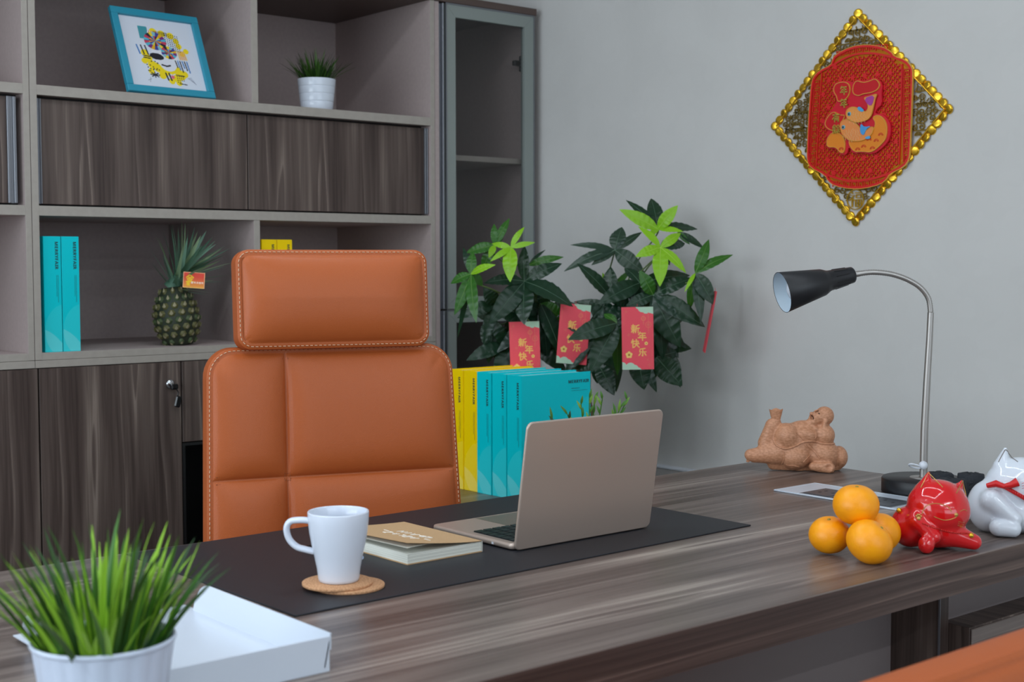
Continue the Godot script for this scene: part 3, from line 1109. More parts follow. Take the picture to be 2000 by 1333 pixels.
# ------------------------------------------------------------------ filing boxes
func box_file(at: Vector3, turn: float, w: float, h: float, d: float, hue: int, label: String, group: String, cover_print: bool) -> void:
	# origin at the lower corner of the spine's right edge; spine faces local +z, w wide; cover faces local +x, d deep
	var base: Color = [col(0, 206, 216), col(255, 216, 0)][hue]
	var pale: Color = [col(112, 222, 226), col(255, 228, 110)][hue]
	var key := "box%d" % hue
	if not T.has(key):
		T[key] = mat(base, 0.4, 0.0, 0.3)
		T[key + "in"] = mat(pale.lerp(Color.WHITE, 0.35), 0.6)
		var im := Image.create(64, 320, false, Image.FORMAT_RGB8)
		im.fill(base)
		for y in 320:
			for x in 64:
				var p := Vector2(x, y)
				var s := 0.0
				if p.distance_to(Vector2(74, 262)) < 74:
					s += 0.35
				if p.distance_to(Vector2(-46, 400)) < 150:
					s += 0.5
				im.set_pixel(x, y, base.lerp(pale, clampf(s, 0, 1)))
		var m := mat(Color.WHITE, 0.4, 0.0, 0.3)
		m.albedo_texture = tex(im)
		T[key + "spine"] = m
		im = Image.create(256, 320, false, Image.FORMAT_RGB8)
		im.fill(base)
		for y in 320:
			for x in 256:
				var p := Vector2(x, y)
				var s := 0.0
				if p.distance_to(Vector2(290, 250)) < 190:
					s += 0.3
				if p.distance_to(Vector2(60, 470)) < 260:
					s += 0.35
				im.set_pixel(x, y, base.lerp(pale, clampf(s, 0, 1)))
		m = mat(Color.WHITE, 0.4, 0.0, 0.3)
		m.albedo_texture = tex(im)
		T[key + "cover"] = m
	var o := thing("box_file", label, "box file", at, turn, group)
	var t := 0.0025
	part("cover_board", bx(-t, 0, 0, h, -d, 0, 0.0006), T[key], o)
	part("cover_board", bx(-w, -w + t, 0, h, -d, 0, 0.0006), T[key], o)
	part("spine_board", bx(-w + t, -t, 0, h, -t, 0, 0.0004), T[key], o)
	part("inner_box", bx(-w + t, -t, 0.004, h - 0.004, -d + 0.004, -t), T[key + "in"], o)
	var sp := part("spine_print", card(w - 0.001, h - 0.002), T[key + "spine"], o, Vector3(-w / 2, h / 2, 0.0003))
	words("lettering", "MERRYFAIR", 0.0078, T.ink, sp, Transform3D(Basis(Vector3(0, 0, 1), -PI / 2) * Basis().scaled(Vector3(1.18, 1, 1)), Vector3(w * 0.24, h * 0.335, 0.0003)))
	var st := stool()
	for k in 2:
		span(st, w * (0.22 + 0.08 * k), w * (0.22 + 0.08 * k) + 0.0006, h * (-0.02 - 0.05 * k), h * 0.165, 0.0002, 0.0005)
	part("fine_print", st, T.ink, sp)
	if cover_print:
		var c := part("cover_print", card(d - 0.004, h - 0.002), T[key + "cover"], o, Vector3(0.0003, h / 2, -d / 2))
		c.rotation.y = PI / 2
		words("lettering", "MERRYFAIR", 0.0082, T.ink, c, Transform3D(Basis().scaled(Vector3(1.18, 1, 1)), Vector3(d * 0.32, h * 0.425, 0.0003)))
		st = stool()
		span(st, d * 0.21, d * 0.33, h * 0.368, h * 0.368 + 0.0012, 0.0002, 0.0005)
		span(st, d * 0.21, d * 0.45, h * 0.35, h * 0.35 + 0.0006, 0.0002, 0.0005)
		part("fine_print", st, T.ink, c)

# ------------------------------------------------------------------ on the shelves
func shelf_items() -> void:
	var sy := 0.9777
	box_file(Vector3(1.3125, sy, -3.327), 0.0, 0.0445, 0.289, 0.24, 0, "turquoise box file on the low shelf, against the cabinet side", "turquoise box files on the shelf", false)
	box_file(Vector3(1.3590, sy, -3.327), 0.0, 0.0445, 0.289, 0.24, 0, "turquoise box file on the low shelf, on the pineapple's side", "turquoise box files on the shelf", false)
	box_file(Vector3(1.9270, sy, -3.327), 0.0, 0.0475, 0.287, 0.24, 1, "yellow box file on the shelf behind the chair, against the divider", "yellow box files on the shelf", false)
	box_file(Vector3(1.9765, sy, -3.327), 0.0, 0.0475, 0.287, 0.24, 1, "yellow box file on the shelf behind the chair, away from the divider", "yellow box files on the shelf", false)
	picture()
	shelf_plant()
	pineapple()
	figurine()

func picture() -> void:
	var o := thing("picture_frame", "turquoise picture frame with a colourful collage portrait leaning on the shelf", "picture frame", Vector3(1.625, 1.637, -3.336), 0.07)
	var w := 0.258
	var h := 0.247
	var lean := Transform3D(Basis(Vector3.RIGHT, -0.39), Vector3(0, 0.004, 0))
	var f := 0.0195
	var m := mat(col(44, 146, 172), 0.4)
	for b in [[-w / 2, w / 2, 0.0, f], [-w / 2, w / 2, h - f, h], [-w / 2, -w / 2 + f, f, h - f], [w / 2 - f, w / 2, f, h - f]]:
		var st := stool()
		var c := Vector3((b[0] + b[1]) / 2, (b[2] + b[3]) / 2, 0)
		box(st, c, Vector3(b[1] - b[0], b[3] - b[2], 0.014), 0.0015, lean)
		part("frame_bar", st, m, o)
	var st2 := stool()
	box(st2, Vector3(0, h / 2, -0.004), Vector3(w - 0.02, h - 0.02, 0.003), 0.0, lean)
	part("backing_board", st2, T.white, o)
	var art := mat(Color.WHITE, 0.5)
	art.albedo_texture = tex(collage())
	var p := part("art_print", card(w - f * 2, h - f * 2), art, o)
	p.transform = lean * Transform3D(Basis(), Vector3(0, h / 2, -0.0022))
	var st3 := stool()
	tube(st3, [lean * Vector3(0, h * 0.62, -0.008), Vector3(0, 0.004, -0.155)], 0.005, 6)
	part("stand_strut", st3, T.black, o)

func collage() -> Image:
	# a loose paper collage of stripes, dots and colour wedges round a face with dark glasses
	var w := 256
	var h := 256
	var im := Image.create(w, h, false, Image.FORMAT_RGB8)
	im.fill(col(214, 220, 232))
	var r := RandomNumberGenerator.new()
	r.seed = 5
	var yel := col(242, 214, 10)
	var pink := col(226, 96, 120)
	var ink := col(26, 26, 34)
	var blue := col(42, 110, 180)
	var teal := col(70, 160, 172)
	im.fill_rect(Rect2i(62, 32, 30, 46), teal)
	for k in 8:
		im.fill_rect(Rect2i(64 + k * 4, 34, 1, 42), col(40, 116, 128))
	for b in [[112, 48, 13], [140, 52, 12], [170, 56, 12], [186, 74, 10], [192, 92, 10], [198, 120, 9], [214, 108, 9], [66, 130, 12], [74, 150, 14], [60, 160, 10], [84, 172, 15], [104, 180, 18], [124, 190, 17], [146, 186, 14], [166, 184, 15], [176, 200, 18], [160, 214, 14], [140, 226, 10], [164, 230, 10], [190, 196, 12], [112, 208, 12], [76, 196, 10]]:
		disc(im, Vector2(b[0], b[1]), b[2], yel)
	for k in 8:
		stroke(im, Vector2(88 + k * 4, 66), Vector2(94 + k * 4, 46), 2.0, pink if k % 2 else col(250, 236, 240))
	for k in 9:
		stroke(im, Vector2(182 + k * 3.2, 110), Vector2(186 + k * 3.2, 142), 1.8, pink if k % 2 else yel)
	for k in 7:
		for j in 9:
			disc(im, Vector2(150 + k * 7.2, 50 + j * 7 + k), 1.8, ink)
	for k in 9:
		stroke(im, Vector2(112 + k * 5.6, 46), Vector2(114 + k * 5.6, 58), 2.0, ink)
	disc(im, Vector2(134, 132), 44, col(226, 228, 234))
	disc(im, Vector2(140, 160), 30, col(222, 224, 232))
	var hues := [col(60, 60, 150), col(230, 170, 20), col(120, 40, 120), col(80, 180, 205), col(200, 60, 90), col(30, 30, 50), col(240, 208, 40), col(130, 190, 200)]
	for c in [[112, 82, 38, 18], [152, 120, 27, 14]]:
		for y in range(c[1] - c[2], c[1] + c[2]):
			for x in range(c[0] - c[2], c[0] + c[2]):
				var d := Vector2(x - c[0], (y - c[1]) * 1.15)
				if d.length() < c[2]:
					var seg := int(floor((d.angle() + PI) / TAU * c[3])) + (3 if d.length() > c[2] * 0.55 else 0)
					im.set_pixel(x, y, hues[seg % 8])
	for y in range(-14, 15):
		for x in range(-24, 25):
			if Vector2(x / 24.0, y / 12.0).length() < 1.0:
				im.set_pixel(106 + x, 139 + y + x / 9, ink)
	stroke(im, Vector2(118, 168), Vector2(134, 172), 5, ink)
	stroke(im, Vector2(134, 172), Vector2(146, 168), 5, ink)
	for k in 3:
		stroke(im, Vector2(44 + k * 14, 104), Vector2(50 + k * 14, 134), 4.0, blue if k == 0 else ink)
	for k in 2:
		stroke(im, Vector2(60, 140 + k * 7), Vector2(82, 142 + k * 7), 3.5, ink)
	for k in 6:
		stroke(im, Vector2(168 + k * 8, 148), Vector2(172 + k * 8, 172 + (k % 3) * 8), 3.5, blue if k % 2 else ink)
	for k in 16:
		disc(im, Vector2(r.randf_range(60, 104), r.randf_range(156, 196)), 2.0, ink)
	for k in 14:
		disc(im, Vector2(162 + (k % 4) * 7, 206 + (k / 4) * 7), 1.8, ink)
	for k in 2:
		stroke(im, Vector2(124 + k * 11, 198), Vector2(129 + k * 11, 222), 5.0, ink)
	for k in 8:
		var a := TAU * k / 8.0
		stroke(im, Vector2(86, 208), Vector2(86, 208) + Vector2(cos(a) * 15, sin(a) * 9), 3.5, ink)
		stroke(im, Vector2(146, 210), Vector2(146, 210) + Vector2(cos(a) * 7, sin(a) * 7), 2.0, pink)
	stroke(im, Vector2(160, 201), Vector2(188, 203), 3, ink)
	stroke(im, Vector2(166, 232), Vector2(190, 234), 3, ink)
	for k in 7:
		stroke(im, Vector2(198 + k * 3, 210 + k * 2), Vector2(212 + k * 2, 206 + k * 4), 1.0, col(120, 130, 150))
	stroke(im, Vector2(58, 230), Vector2(70, 224), 1.2, col(120, 126, 136))
	stroke(im, Vector2(64, 236), Vector2(68, 218), 1.0, col(130, 136, 146))
	return im

func blades(parent: Node3D, n: int, base_r: float, l0: float, l1: float, w: float, lean: float, mats: Array, sd: int, each: bool) -> void:
	var r := RandomNumberGenerator.new()
	r.seed = sd
	var joined := [stool(), stool(), stool()]
	for i in n:
		var a := r.randf() * TAU
		var rr := sqrt(r.randf())
		var foot := Vector3(cos(a), 0, sin(a)) * base_r * rr
		var out := Vector3(cos(a + r.randf_range(-0.5, 0.5)), 0, sin(a + r.randf_range(-0.5, 0.5)))
		var le := r.randf_range(l0, l1) * (1.0 - 0.18 * rr)
		var ang := lean * rr * r.randf_range(0.55, 1.15) + r.randf_range(-0.1, 0.1)
		var ww := w * r.randf_range(0.7, 1.15)
		var bend := r.randf_range(0.1, 0.5)
		var side := out.cross(Vector3.UP).normalized().rotated(Vector3.UP, r.randf_range(-0.9, 0.9))
		var k := r.randi() % mats.size()
		var st: SurfaceTool = stool() if each else joined[k]
		soft(st)
		var prev := []
		var p := foot
		for s in 8:
			var t := s / 7.0
			var an := ang + bend * t * t
			if s > 0:
				p += (Vector3.UP * cos(an) + out * sin(an)) * le / 7.0
			var hw := ww * 0.5 * (0.75 + 0.5 * sin(t * PI * 0.8)) * pow(1.0 - t, 0.45)
			var up := (out * cos(an) - Vector3.UP * sin(an)) * hw * 0.35
			var cur := [p - side * hw + up, p, p + side * hw + up]
			if s > 0:
				quad(st, prev[0], cur[0], cur[1], prev[1])
				quad(st, prev[1], cur[1], cur[2], prev[2])
			prev = cur
		if each:
			part("grass_blade", st, mats[k], parent)
	if not each:
		for k in mats.size():
			var o := part("grass_blades", joined[k], mats[k], parent)
			o.set_meta("kind", "stuff")

func shelf_plant() -> void:
	var o := thing("potted_grass", "small artificial grass in a banded white pot on the upper shelf", "potted plant", Vector3(2.091, 1.637, -3.374))
	var st := stool()
	var prof := [Vector2(0.0, 0.0), Vector2(0.044, 0.0), Vector2(0.0455, 0.002)]
	for y in [0.024, 0.046, 0.067]:
		var r0: float = 0.0455 + 0.0095 * y / 0.09
		prof += [Vector2(r0, y - 0.0022), Vector2(r0 - 0.0004, y - 0.0010), Vector2(r0 - 0.0010, y - 0.0004), Vector2(r0 + 0.0002, y + 0.0006), Vector2(r0 + 0.0004, y + 0.0022)]
	prof += [Vector2(0.0548, 0.087), Vector2(0.054, 0.089), Vector2(0.052, 0.088), Vector2(0.0505, 0.08), Vector2(0.0, 0.084)]
	lathe(st, prof, 40)
	part("pot", st, T.white_gloss, o)
	var g := Node3D.new()
	g.name = "grass"
	o.add_child(g, true)
	g.position = Vector3(0, 0.084, 0)
	blades(g, 230, 0.043, 0.045, 0.105, 0.0034, 0.85, [leaf_mat(col(30, 62, 16), 0.45), leaf_mat(col(56, 98, 24), 0.45), leaf_mat(col(22, 44, 18), 0.45)], 77, false)

func pineapple() -> void:
	var o := thing("pineapple", "whole pineapple with a leafy crown standing on the low shelf", "pineapple", Vector3(1.6645, 0.9777, -3.394), 0.0)
	var tilt := Basis(Vector3(0.64, 0, -0.767).normalized(), 0.0) * Basis(Vector3(0.6415, 0, -0.767), -0.12)
	var flesh := mat(col(38, 46, 30), 0.6)
	var eye0 := mat(col(88, 86, 46), 0.6)
	var eye1 := mat(col(64, 78, 44), 0.6)
	var tip := mat(col(150, 142, 112), 0.7)
	var radius := func(t: float) -> float:
		return 0.0675 * pow(sin(PI * clampf(0.10 + t * 0.80, 0.0, 1.0)), 0.55) * (1.0 - 0.16 * t)
	var H := 0.158
	var st := stool()
	var prof := [Vector2(0, 0)]
	for i in 17:
		prof.append(Vector2(radius.call(i / 16.0) * 0.95, H * i / 16.0))
	prof.append(Vector2(0, H))
	lathe(st, prof, 28, Transform3D(tilt, Vector3.ZERO))
	part("fruit_body", st, flesh, o)
	# one fruitlet: a low six-sided pillow with a dry pointed bract
	var fr := stool()
	soft(fr)
	for k in 6:
		var a := TAU * k / 6.0
		var b := TAU * (k + 1) / 6.0
		var p := Vector3(cos(a) * 0.0098, sin(a) * 0.0092, -0.002)
		var q := Vector3(cos(b) * 0.0098, sin(b) * 0.0092, -0.002)
		var p2 := Vector3(cos(a) * 0.0066, sin(a) * 0.006, 0.003)
		var q2 := Vector3(cos(b) * 0.0066, sin(b) * 0.006, 0.003)
		quad(fr, p, p2, q2, q)
		tri(fr, p2, Vector3(0, 0, 0.0044), q2)
	var fm := mesh_of(fr)
	var br := stool()
	hard(br)
	for k in 4:
		var a := TAU * k / 4.0
		var b := TAU * (k + 1) / 4.0
		tri(br, Vector3(cos(a) * 0.0045, -0.002 + sin(a) * 0.003, 0.0035), Vector3(0.001, 0.006, 0.0068), Vector3(cos(b) * 0.0045, -0.002 + sin(b) * 0.003, 0.0035))
	var bm := mesh_of(br)
	var rows := 8
	for i in rows:
		var t := (i + 0.5) / rows
		var rr: float = radius.call(t)
		var slope: float = (radius.call(t + 0.02) - radius.call(t - 0.02)) / (0.04 * H)
		var n := 13 if t > 0.08 and t < 0.92 else 10
		for k in n:
			var a := TAU * (k + (0.5 if i % 2 else 0.0)) / n + t * 0.5
			var out := Vector3(cos(a), -slope, sin(a)).normalized()
			var side := Vector3(-sin(a), 0, cos(a))
			var up := side.cross(out) * -1.0
			if up.y < 0:
				up = -up
			side = up.cross(out)
			var f := part("fruitlet", fm, eye0 if (i * 7 + k * 3) % 3 else eye1, o)
			var size := rr / 0.0655 * 1.3
			f.transform = Transform3D(tilt * Basis(side * size, up * 1.2, out * 1.25), tilt * Vector3(cos(a) * rr * 0.955, t * H, sin(a) * rr * 0.955))
			part("bract", bm, tip, f)
	# crown
	var lm := [leaf_mat(col(112, 146, 126), 0.5), leaf_mat(col(80, 116, 96), 0.5), leaf_mat(col(136, 160, 124), 0.5)]
	var dir := (Vector3(0.767, 0, 0.6415) * 0.52 + Vector3(0, 0.85, 0)).normalized()
	var top := tilt * Vector3(0, H - 0.004, 0)
	var r := RandomNumberGenerator.new()
	r.seed = 12
	var u := dir.cross(Vector3(0, 0, 1)).normalized()
	var v := dir.cross(u)
	st = stool()
	tube(st, [top, top + dir * 0.03, top + dir * 0.09], [0.026, 0.018, 0.006], 10)
	part("crown_core", st, lm[1], o)
	for i in 46:
		var t := i / 45.0
		var a := i * 2.39996
		var spread := lerpf(1.35, 0.22, pow(t, 0.9))
		var le := lerpf(0.06, 0.125, sin(t * 2.4)) * r.randf_range(0.85, 1.1)
		var radial := u * cos(a) + v * sin(a)
		var foot := top + dir * (0.004 + t * 0.06) + radial * 0.014 * (1.0 - t)
		var d1 := (dir * cos(spread) + radial * sin(spread)).normalized()
		var side := d1.cross(radial).normalized()
		if side.length() < 0.1:
			side = u
		var wv := lerpf(0.014, 0.019, t) * r.randf_range(0.85, 1.1)
		st = stool()
		soft(st)
		var prev := []
		for s in 7:
			var q := s / 6.0
			var p := foot + d1 * le * q + radial * 0.022 * q * q + dir * 0.010 * q * q
			var hw := wv * 0.5 * pow(1.0 - q, 0.7)
			var lift := radial * -hw * 0.5 * 0.8
			var cur := [p - side * hw - lift, p, p + side * hw - lift]
			if s > 0:
				quad(st, prev[0], cur[0], cur[1], prev[1])
				quad(st, prev[1], cur[1], cur[2], prev[2])
			prev = cur
		part("crown_leaf", st, lm[i % 3], o)
	# festive card tucked in front of the crown
	var c := thing("gift_tag", "small orange-red greeting tag stuck in front of the pineapple's crown", "tag", Vector3(1.668, 1.154, -3.315), -0.62)
	var im := Image.create(128, 96, false, Image.FORMAT_RGB8)
	for y in 96:
		for x in 128:
			im.set_pixel(x, y, col(226, 66, 46).lerp(col(242, 156, 58), clampf((y - 26) / 60.0, 0, 1)))
	im.fill_rect(Rect2i(0, 0, 128, 4), col(246, 170, 130))
	im.fill_rect(Rect2i(0, 92, 128, 4), col(250, 200, 110))
	im.fill_rect(Rect2i(0, 0, 4, 96), col(246, 180, 140))
	im.fill_rect(Rect2i(124, 0, 4, 96), col(246, 180, 130))
	glyph(im, lines(GLYPH_JIN), Vector2(16, 14), 46, 6.0, col(252, 206, 20))
	glyph(im, lines(GLYPH_YOU), Vector2(18, 58), 26, 4.0, col(252, 206, 20))
	for k in 5:
		glyph(im, lines([GLYPH_XIN, GLYPH_NIAN, GLYPH_LE, GLYPH_KUAI, GLYPH_NIAN][k]), Vector2(48 + k * 15, 56), 13, 2.0, col(250, 220, 200))
	var cm := mat(Color.WHITE, 0.55)
	cm.albedo_texture = tex(im)
	part("tag_card", bx(-0.0285, 0.0285, -0.021, 0.021, -0.0012, 0.0), mat(col(240, 150, 80), 0.6), c)
	part("tag_print", card(0.057, 0.042), cm, c, Vector3(0, 0, 0.0003))
	c.rotation.z = -0.07

func figurine() -> void:
	var k := 0.00161 / 15.69
	var P := func(x: float, y: float, z := 0.0) -> Vector3:
		return Vector3((x - 340) * k, (1180 - y) * k, z)
	var o := thing("white_figurine", "small white seated figure ornament behind the cabinet glass", "figurine", Vector3(2.575, 1.5327, -3.42), -0.69)
	var prims := [
		ell(P.call(355, 225), Vector3(0.0098, 0.0125, 0.0105), 0.003), ell(P.call(380, 262, 0.006), Vector3(0.006, 0.008, 0.006), 0.003),
		cap(P.call(345, 330), P.call(340, 430), 0.0042, 0.0052, 0.004), ell(P.call(335, 470), Vector3(0.0125, 0.009, 0.007), 0.005),
		cap(P.call(335, 500), P.call(340, 850), 0.0095, 0.0115, 0.006),
		cap(P.call(205, 440), P.call(190, 650, 0.0), 0.0042, 0.0035, 0.004), cap(P.call(190, 650), P.call(215, 850, 0.008), 0.0035, 0.003, 0.002),
		cap(P.call(465, 450), P.call(500, 640), 0.0042, 0.0035, 0.004), cap(P.call(500, 640), P.call(480, 860, 0.010), 0.0035, 0.003, 0.002),
		cap(P.call(220, 840, 0.010), P.call(480, 870, 0.013), 0.003, 0.003, 0.002),
		cap(P.call(470, 640, 0.004), P.call(410, 400, 0.009), 0.003, 0.0025, 0.002),
		ell(P.call(350, 920), Vector3(0.0175, 0.011, 0.012), 0.006),
		cap(P.call(230, 910, 0.006), P.call(440, 1130, 0.02), 0.0075, 0.006, 0.004), cap(P.call(490, 900, 0.006), P.call(535, 1120, 0.016), 0.0075, 0.006, 0.004),
		cap(P.call(230, 1000, 0.0), P.call(300, 1150, 0.008), 0.007, 0.006, 0.004)]
	part("figure_body", nets(prims, Vector3(-0.035, 0.0, -0.03), Vector3(0.035, 0.118, 0.04), 0.0016, 0.0002), mat(col(214, 214, 216), 0.5), o)
	var suit := mat(col(74, 76, 78), 0.6)
	part("top_garment", nets([cap(P.call(338, 620), P.call(340, 760), 0.0103, 0.0112, 0.003)], Vector3(-0.02, 0.03, -0.02), Vector3(0.02, 0.075, 0.02), 0.0016), suit, o)
	part("bottom_garment", nets([ell(P.call(352, 930, 0.004), Vector3(0.0115, 0.008, 0.0115), 0.003)], Vector3(-0.02, 0.01, -0.02), Vector3(0.025, 0.05, 0.025), 0.0016), suit, o)

# ------------------------------------------------------------------ on the credenza
func credenza_items() -> void:
	var x := 2.182
	var tops := [[-2.868, 1, "yellow box file at the cabinet end of the row on the credenza"], [-2.8095, 1, "yellow box file touching the turquoise ones on the credenza"], [-2.751, 0, "turquoise box file touching the yellow ones on the credenza"], [-2.691, 0, "middle turquoise box file in the row on the credenza"], [-2.629, 0, "turquoise box file at the laptop end of the credenza row, its cover showing"]]
	for k in 5:
		var z0: float = tops[k][0]
		# spine looks towards -x, cover towards +z
		box_file(Vector3(x + 0.002 * (k % 2), 0.60, z0 + 0.057), -PI / 2, 0.057, 0.3165, 0.236, tops[k][1], tops[k][2], "box files in a row on the credenza", true)
	# small bamboo-leaf plant, mostly hidden by the laptop
	var o := thing("small_potted_plant", "small leafy plant in a white pot hidden behind the laptop", "potted plant", Vector3(2.13, 0.60, -2.27))
	var st := stool()
	lathe(st, [Vector2(0, 0), Vector2(0.045, 0), Vector2(0.055, 0.09), Vector2(0.051, 0.09), Vector2(0.046, 0.07), Vector2(0, 0.07)], 28)
	part("pot", st, T.white_gloss, o)
	var r := RandomNumberGenerator.new()
	r.seed = 31
	var lm := [leaf_mat(col(70, 120, 40), 0.45), leaf_mat(col(120, 160, 60), 0.45), leaf_mat(col(30, 70, 40), 0.45)]
	var rt := Vector3(0.767, 0, 0.6415)
	for s in [[-0.085, 0.235], [-0.05, 0.25], [-0.02, 0.275], [0.0, 0.288], [0.012, 0.283], [0.028, 0.288], [0.06, 0.25], [0.085, 0.285], [0.07, 0.27]]:
		var tip: Vector3 = rt * s[0] + Vector3(0, s[1], 0) + Vector3(-0.6415, 0, 0.767) * r.randf_range(-0.03, 0.04)
		var pts := curve([Vector3(0, 0.07, 0), Vector3(tip.x * 0.35, 0.16, tip.z * 0.35), tip], 6)
		st = stool()
		tube(st, pts, 0.0014, 5)
		var stem := part("stem", st, lm[0], o)
		for k in 9:
			var t := 0.45 + 0.55 * k / 8.0
			var p: Vector3 = pts[int(t * (pts.size() - 1))]
			var d: Vector3 = ((tip - Vector3(0, 0.1, 0)).normalized() + rt * r.randf_range(-1, 1) * 0.8 + Vector3(0, 0.3, 0)).normalized()
			st = stool()
			leaflet(st, p, p + d * r.randf_range(0.02, 0.034), Vector3(-0.5, 0.4, 0.7), 0.006, 0.1)
			part("leaf", st, lm[(k + int(s[0] * 100)) % 3 if s[0] < -0.04 else k % 2], stem)

# a pointed leaf blade from foot to tip, folded a little along its midrib
func leaflet(st: SurfaceTool, a: Vector3, b: Vector3, nrm: Vector3, w: float, rise: float) -> void:
	soft(st)
	var d := b - a
	var le := d.length()
	var side := d.cross(nrm).normalized()
	var n := side.cross(d).normalized()
	if n.dot(nrm) < 0:
		n = -n
	var prev := []
	var segs := 22
	for i in segs + 1:
		var t := float(i) / segs
		var p := a + d * t + n * le * rise * sin(t * PI) * (1.0 - 0.2 * t)
		var hw := w * 0.5 * pow(sin(PI * pow(t, 0.82)), 0.85) if t > 0.0 and t < 1.0 else 0.0004
		hw = maxf(hw, 0.0009 * (1.0 - t))
		var ripple := 0.085 * hw * sin(t * 44.0)
		var cur := []
		for s in [-1.0, -0.55, 0.0, 0.55, 1.0]:
			cur.append(p + side * hw * s + n * (hw * (0.46 * absf(s) - 0.34 * s * s) + ripple * absf(s)))
		if i > 0:
			for j in 4:
				quad(st, prev[j], cur[j], cur[j + 1], prev[j + 1])
		prev = cur

# ------------------------------------------------------------------ on the desk
const TOP := 0.75
const TURN := -0.6965     # things that face the visitor's corner: local x runs along (0.767, 0, 0.6415)

func desk_items() -> void:
	var st := stool()
	# desk mat
	var mm := mat(col(37, 38, 43), 0.5, 0.0, 0.4)
	rough_relief(mm, grain(512, 0.12, 17), 0.015)
	planar(mm, Vector3(7, 7, 7))
	box(st, Vector3(0.452, 0.00125, -0.244), Vector3(0.904, 0.0025, 0.488), 0.0008)
	single("desk_mat", st, mm, "black leather desk mat under the laptop and mug", "desk mat", Vector3(0.877, TOP, -1.479), 0.0175)
	var my := TOP + 0.0025
	# cork coasters
	var cork := mat(Color.WHITE, 0.9)
	cork.albedo_texture = speckle(256, col(196, 146, 106), 0.28, 0.12, 21)
	planar(cork, Vector3(9, 9, 9), Vector3.ZERO, false)
	rough_relief(cork, grain(256, 0.1, 19), 0.03)
	for k in 2:
		st = stool()
		lathe(st, [Vector2(0, 0), Vector2(0.0478, 0), Vector2(0.0485, 0.0006), Vector2(0.0485, 0.0036), Vector2(0.0478, 0.0042), Vector2(0, 0.0042)], 48)
		if k == 0:
			single("cork_coaster", st, cork, "cork coaster lying flat on the mat, sticking out under the other coaster", "coaster", Vector3(1.0135, my, -1.5625), 0.0, "cork coasters")
		else:
			single("cork_coaster", st, cork, "upper cork coaster directly under the white mug", "coaster", Vector3(1.0, my + 0.0043, -1.572), 0.3, "cork coasters")
	mug(Vector3(1.003, my + 0.0086, -1.573))
	pen(Vector3(1.0915, my + 0.0048, -1.815), Vector3(1.1185, my + 0.0048, -1.688))
	notebook(Vector3(1.1525, my, -1.620))
	laptop(Vector3(1.3325, my, -1.592))
	letter_tray()
	big_grass()
	oranges()
	power_box()

func mug(at: Vector3) -> void:
	var o := thing("coffee_mug", "white ceramic mug with a squarish handle on the cork coasters", "mug", at, TURN)
	var st := stool()
	var outer := [Vector2(0, 0.0015), Vector2(0.023, 0.0015), Vector2(0.0255, 0.0), Vector2(0.0275, 0.001), Vector2(0.0285, 0.005), Vector2(0.030, 0.018), Vector2(0.0332, 0.034), Vector2(0.0372, 0.052), Vector2(0.0400, 0.068), Vector2(0.0415, 0.082), Vector2(0.0422, 0.0955), Vector2(0.0418, 0.097), Vector2(0.0405, 0.0972), Vector2(0.0392, 0.096), Vector2(0.0385, 0.082), Vector2(0.0345, 0.052), Vector2(0.028, 0.022), Vector2(0.024, 0.008), Vector2(0, 0.007)]
	lathe(st, outer, 56)
	var porcelain := mat(col(214, 221, 234), 0.16)
	part("cup", st, porcelain, o)
	st = stool()
	var pts := curve([Vector3(-0.039, 0.0835, 0), Vector3(-0.052, 0.0845, 0), Vector3(-0.066, 0.0825, 0), Vector3(-0.0715, 0.073, 0), Vector3(-0.068, 0.058, 0), Vector3(-0.058, 0.0475, 0), Vector3(-0.046, 0.0435, 0), Vector3(-0.0335, 0.0405, 0)], 5)
	strap(st, pts, 0.0045, 0.0075)
	part("handle", st, porcelain, o)

func strap(st: SurfaceTool, pts: Array, rx: float, rz: float) -> void:
	# an oval bar bent in the x-y plane
	soft(st)
	var prev := []
	for i in pts.size():
		var a: Vector3 = pts[maxi(i - 1, 0)]
		var b: Vector3 = pts[mini(i + 1, pts.size() - 1)]
		var t := (b - a).normalized()
		var n := Vector3(-t.y, t.x, 0)
		var ring := []
		for j in 12:
			var w := TAU * j / 12
			ring.append(pts[i] + n * cos(w) * rx + Vector3(0, 0, sin(w) * rz))
		if i > 0:
			for j in 12:
				quad(st, prev[j], ring[j], ring[(j + 1) % 12], prev[(j + 1) % 12])
		prev = ring

func pen(a: Vector3, b: Vector3) -> void:
	var o := thing("ballpoint_pen", "black pen with a pale end button lying behind the mug", "pen", a)
	var d := b - a
	var st := stool()
	tube(st, [Vector3.ZERO, d * 0.06, d * 0.1, d * 0.35, d * 0.9], [0.0012, 0.0034, 0.0042, 0.0046, 0.0046], 12)
	part("barrel", st, T.black_gloss, o)
	st = stool()
	for k in 6:
		tube(st, [d * (0.12 + k * 0.03), d * (0.13 + k * 0.03)], 0.0048, 12)
	part("grip_ribs", st, T.black, o)
	st = stool()
	tube(st, [d * 0.9, d * 0.98, d], [0.0038, 0.0038, 0.0028], 12)
	part("end_button", st, mat(col(186, 204, 236), 0.3), o)

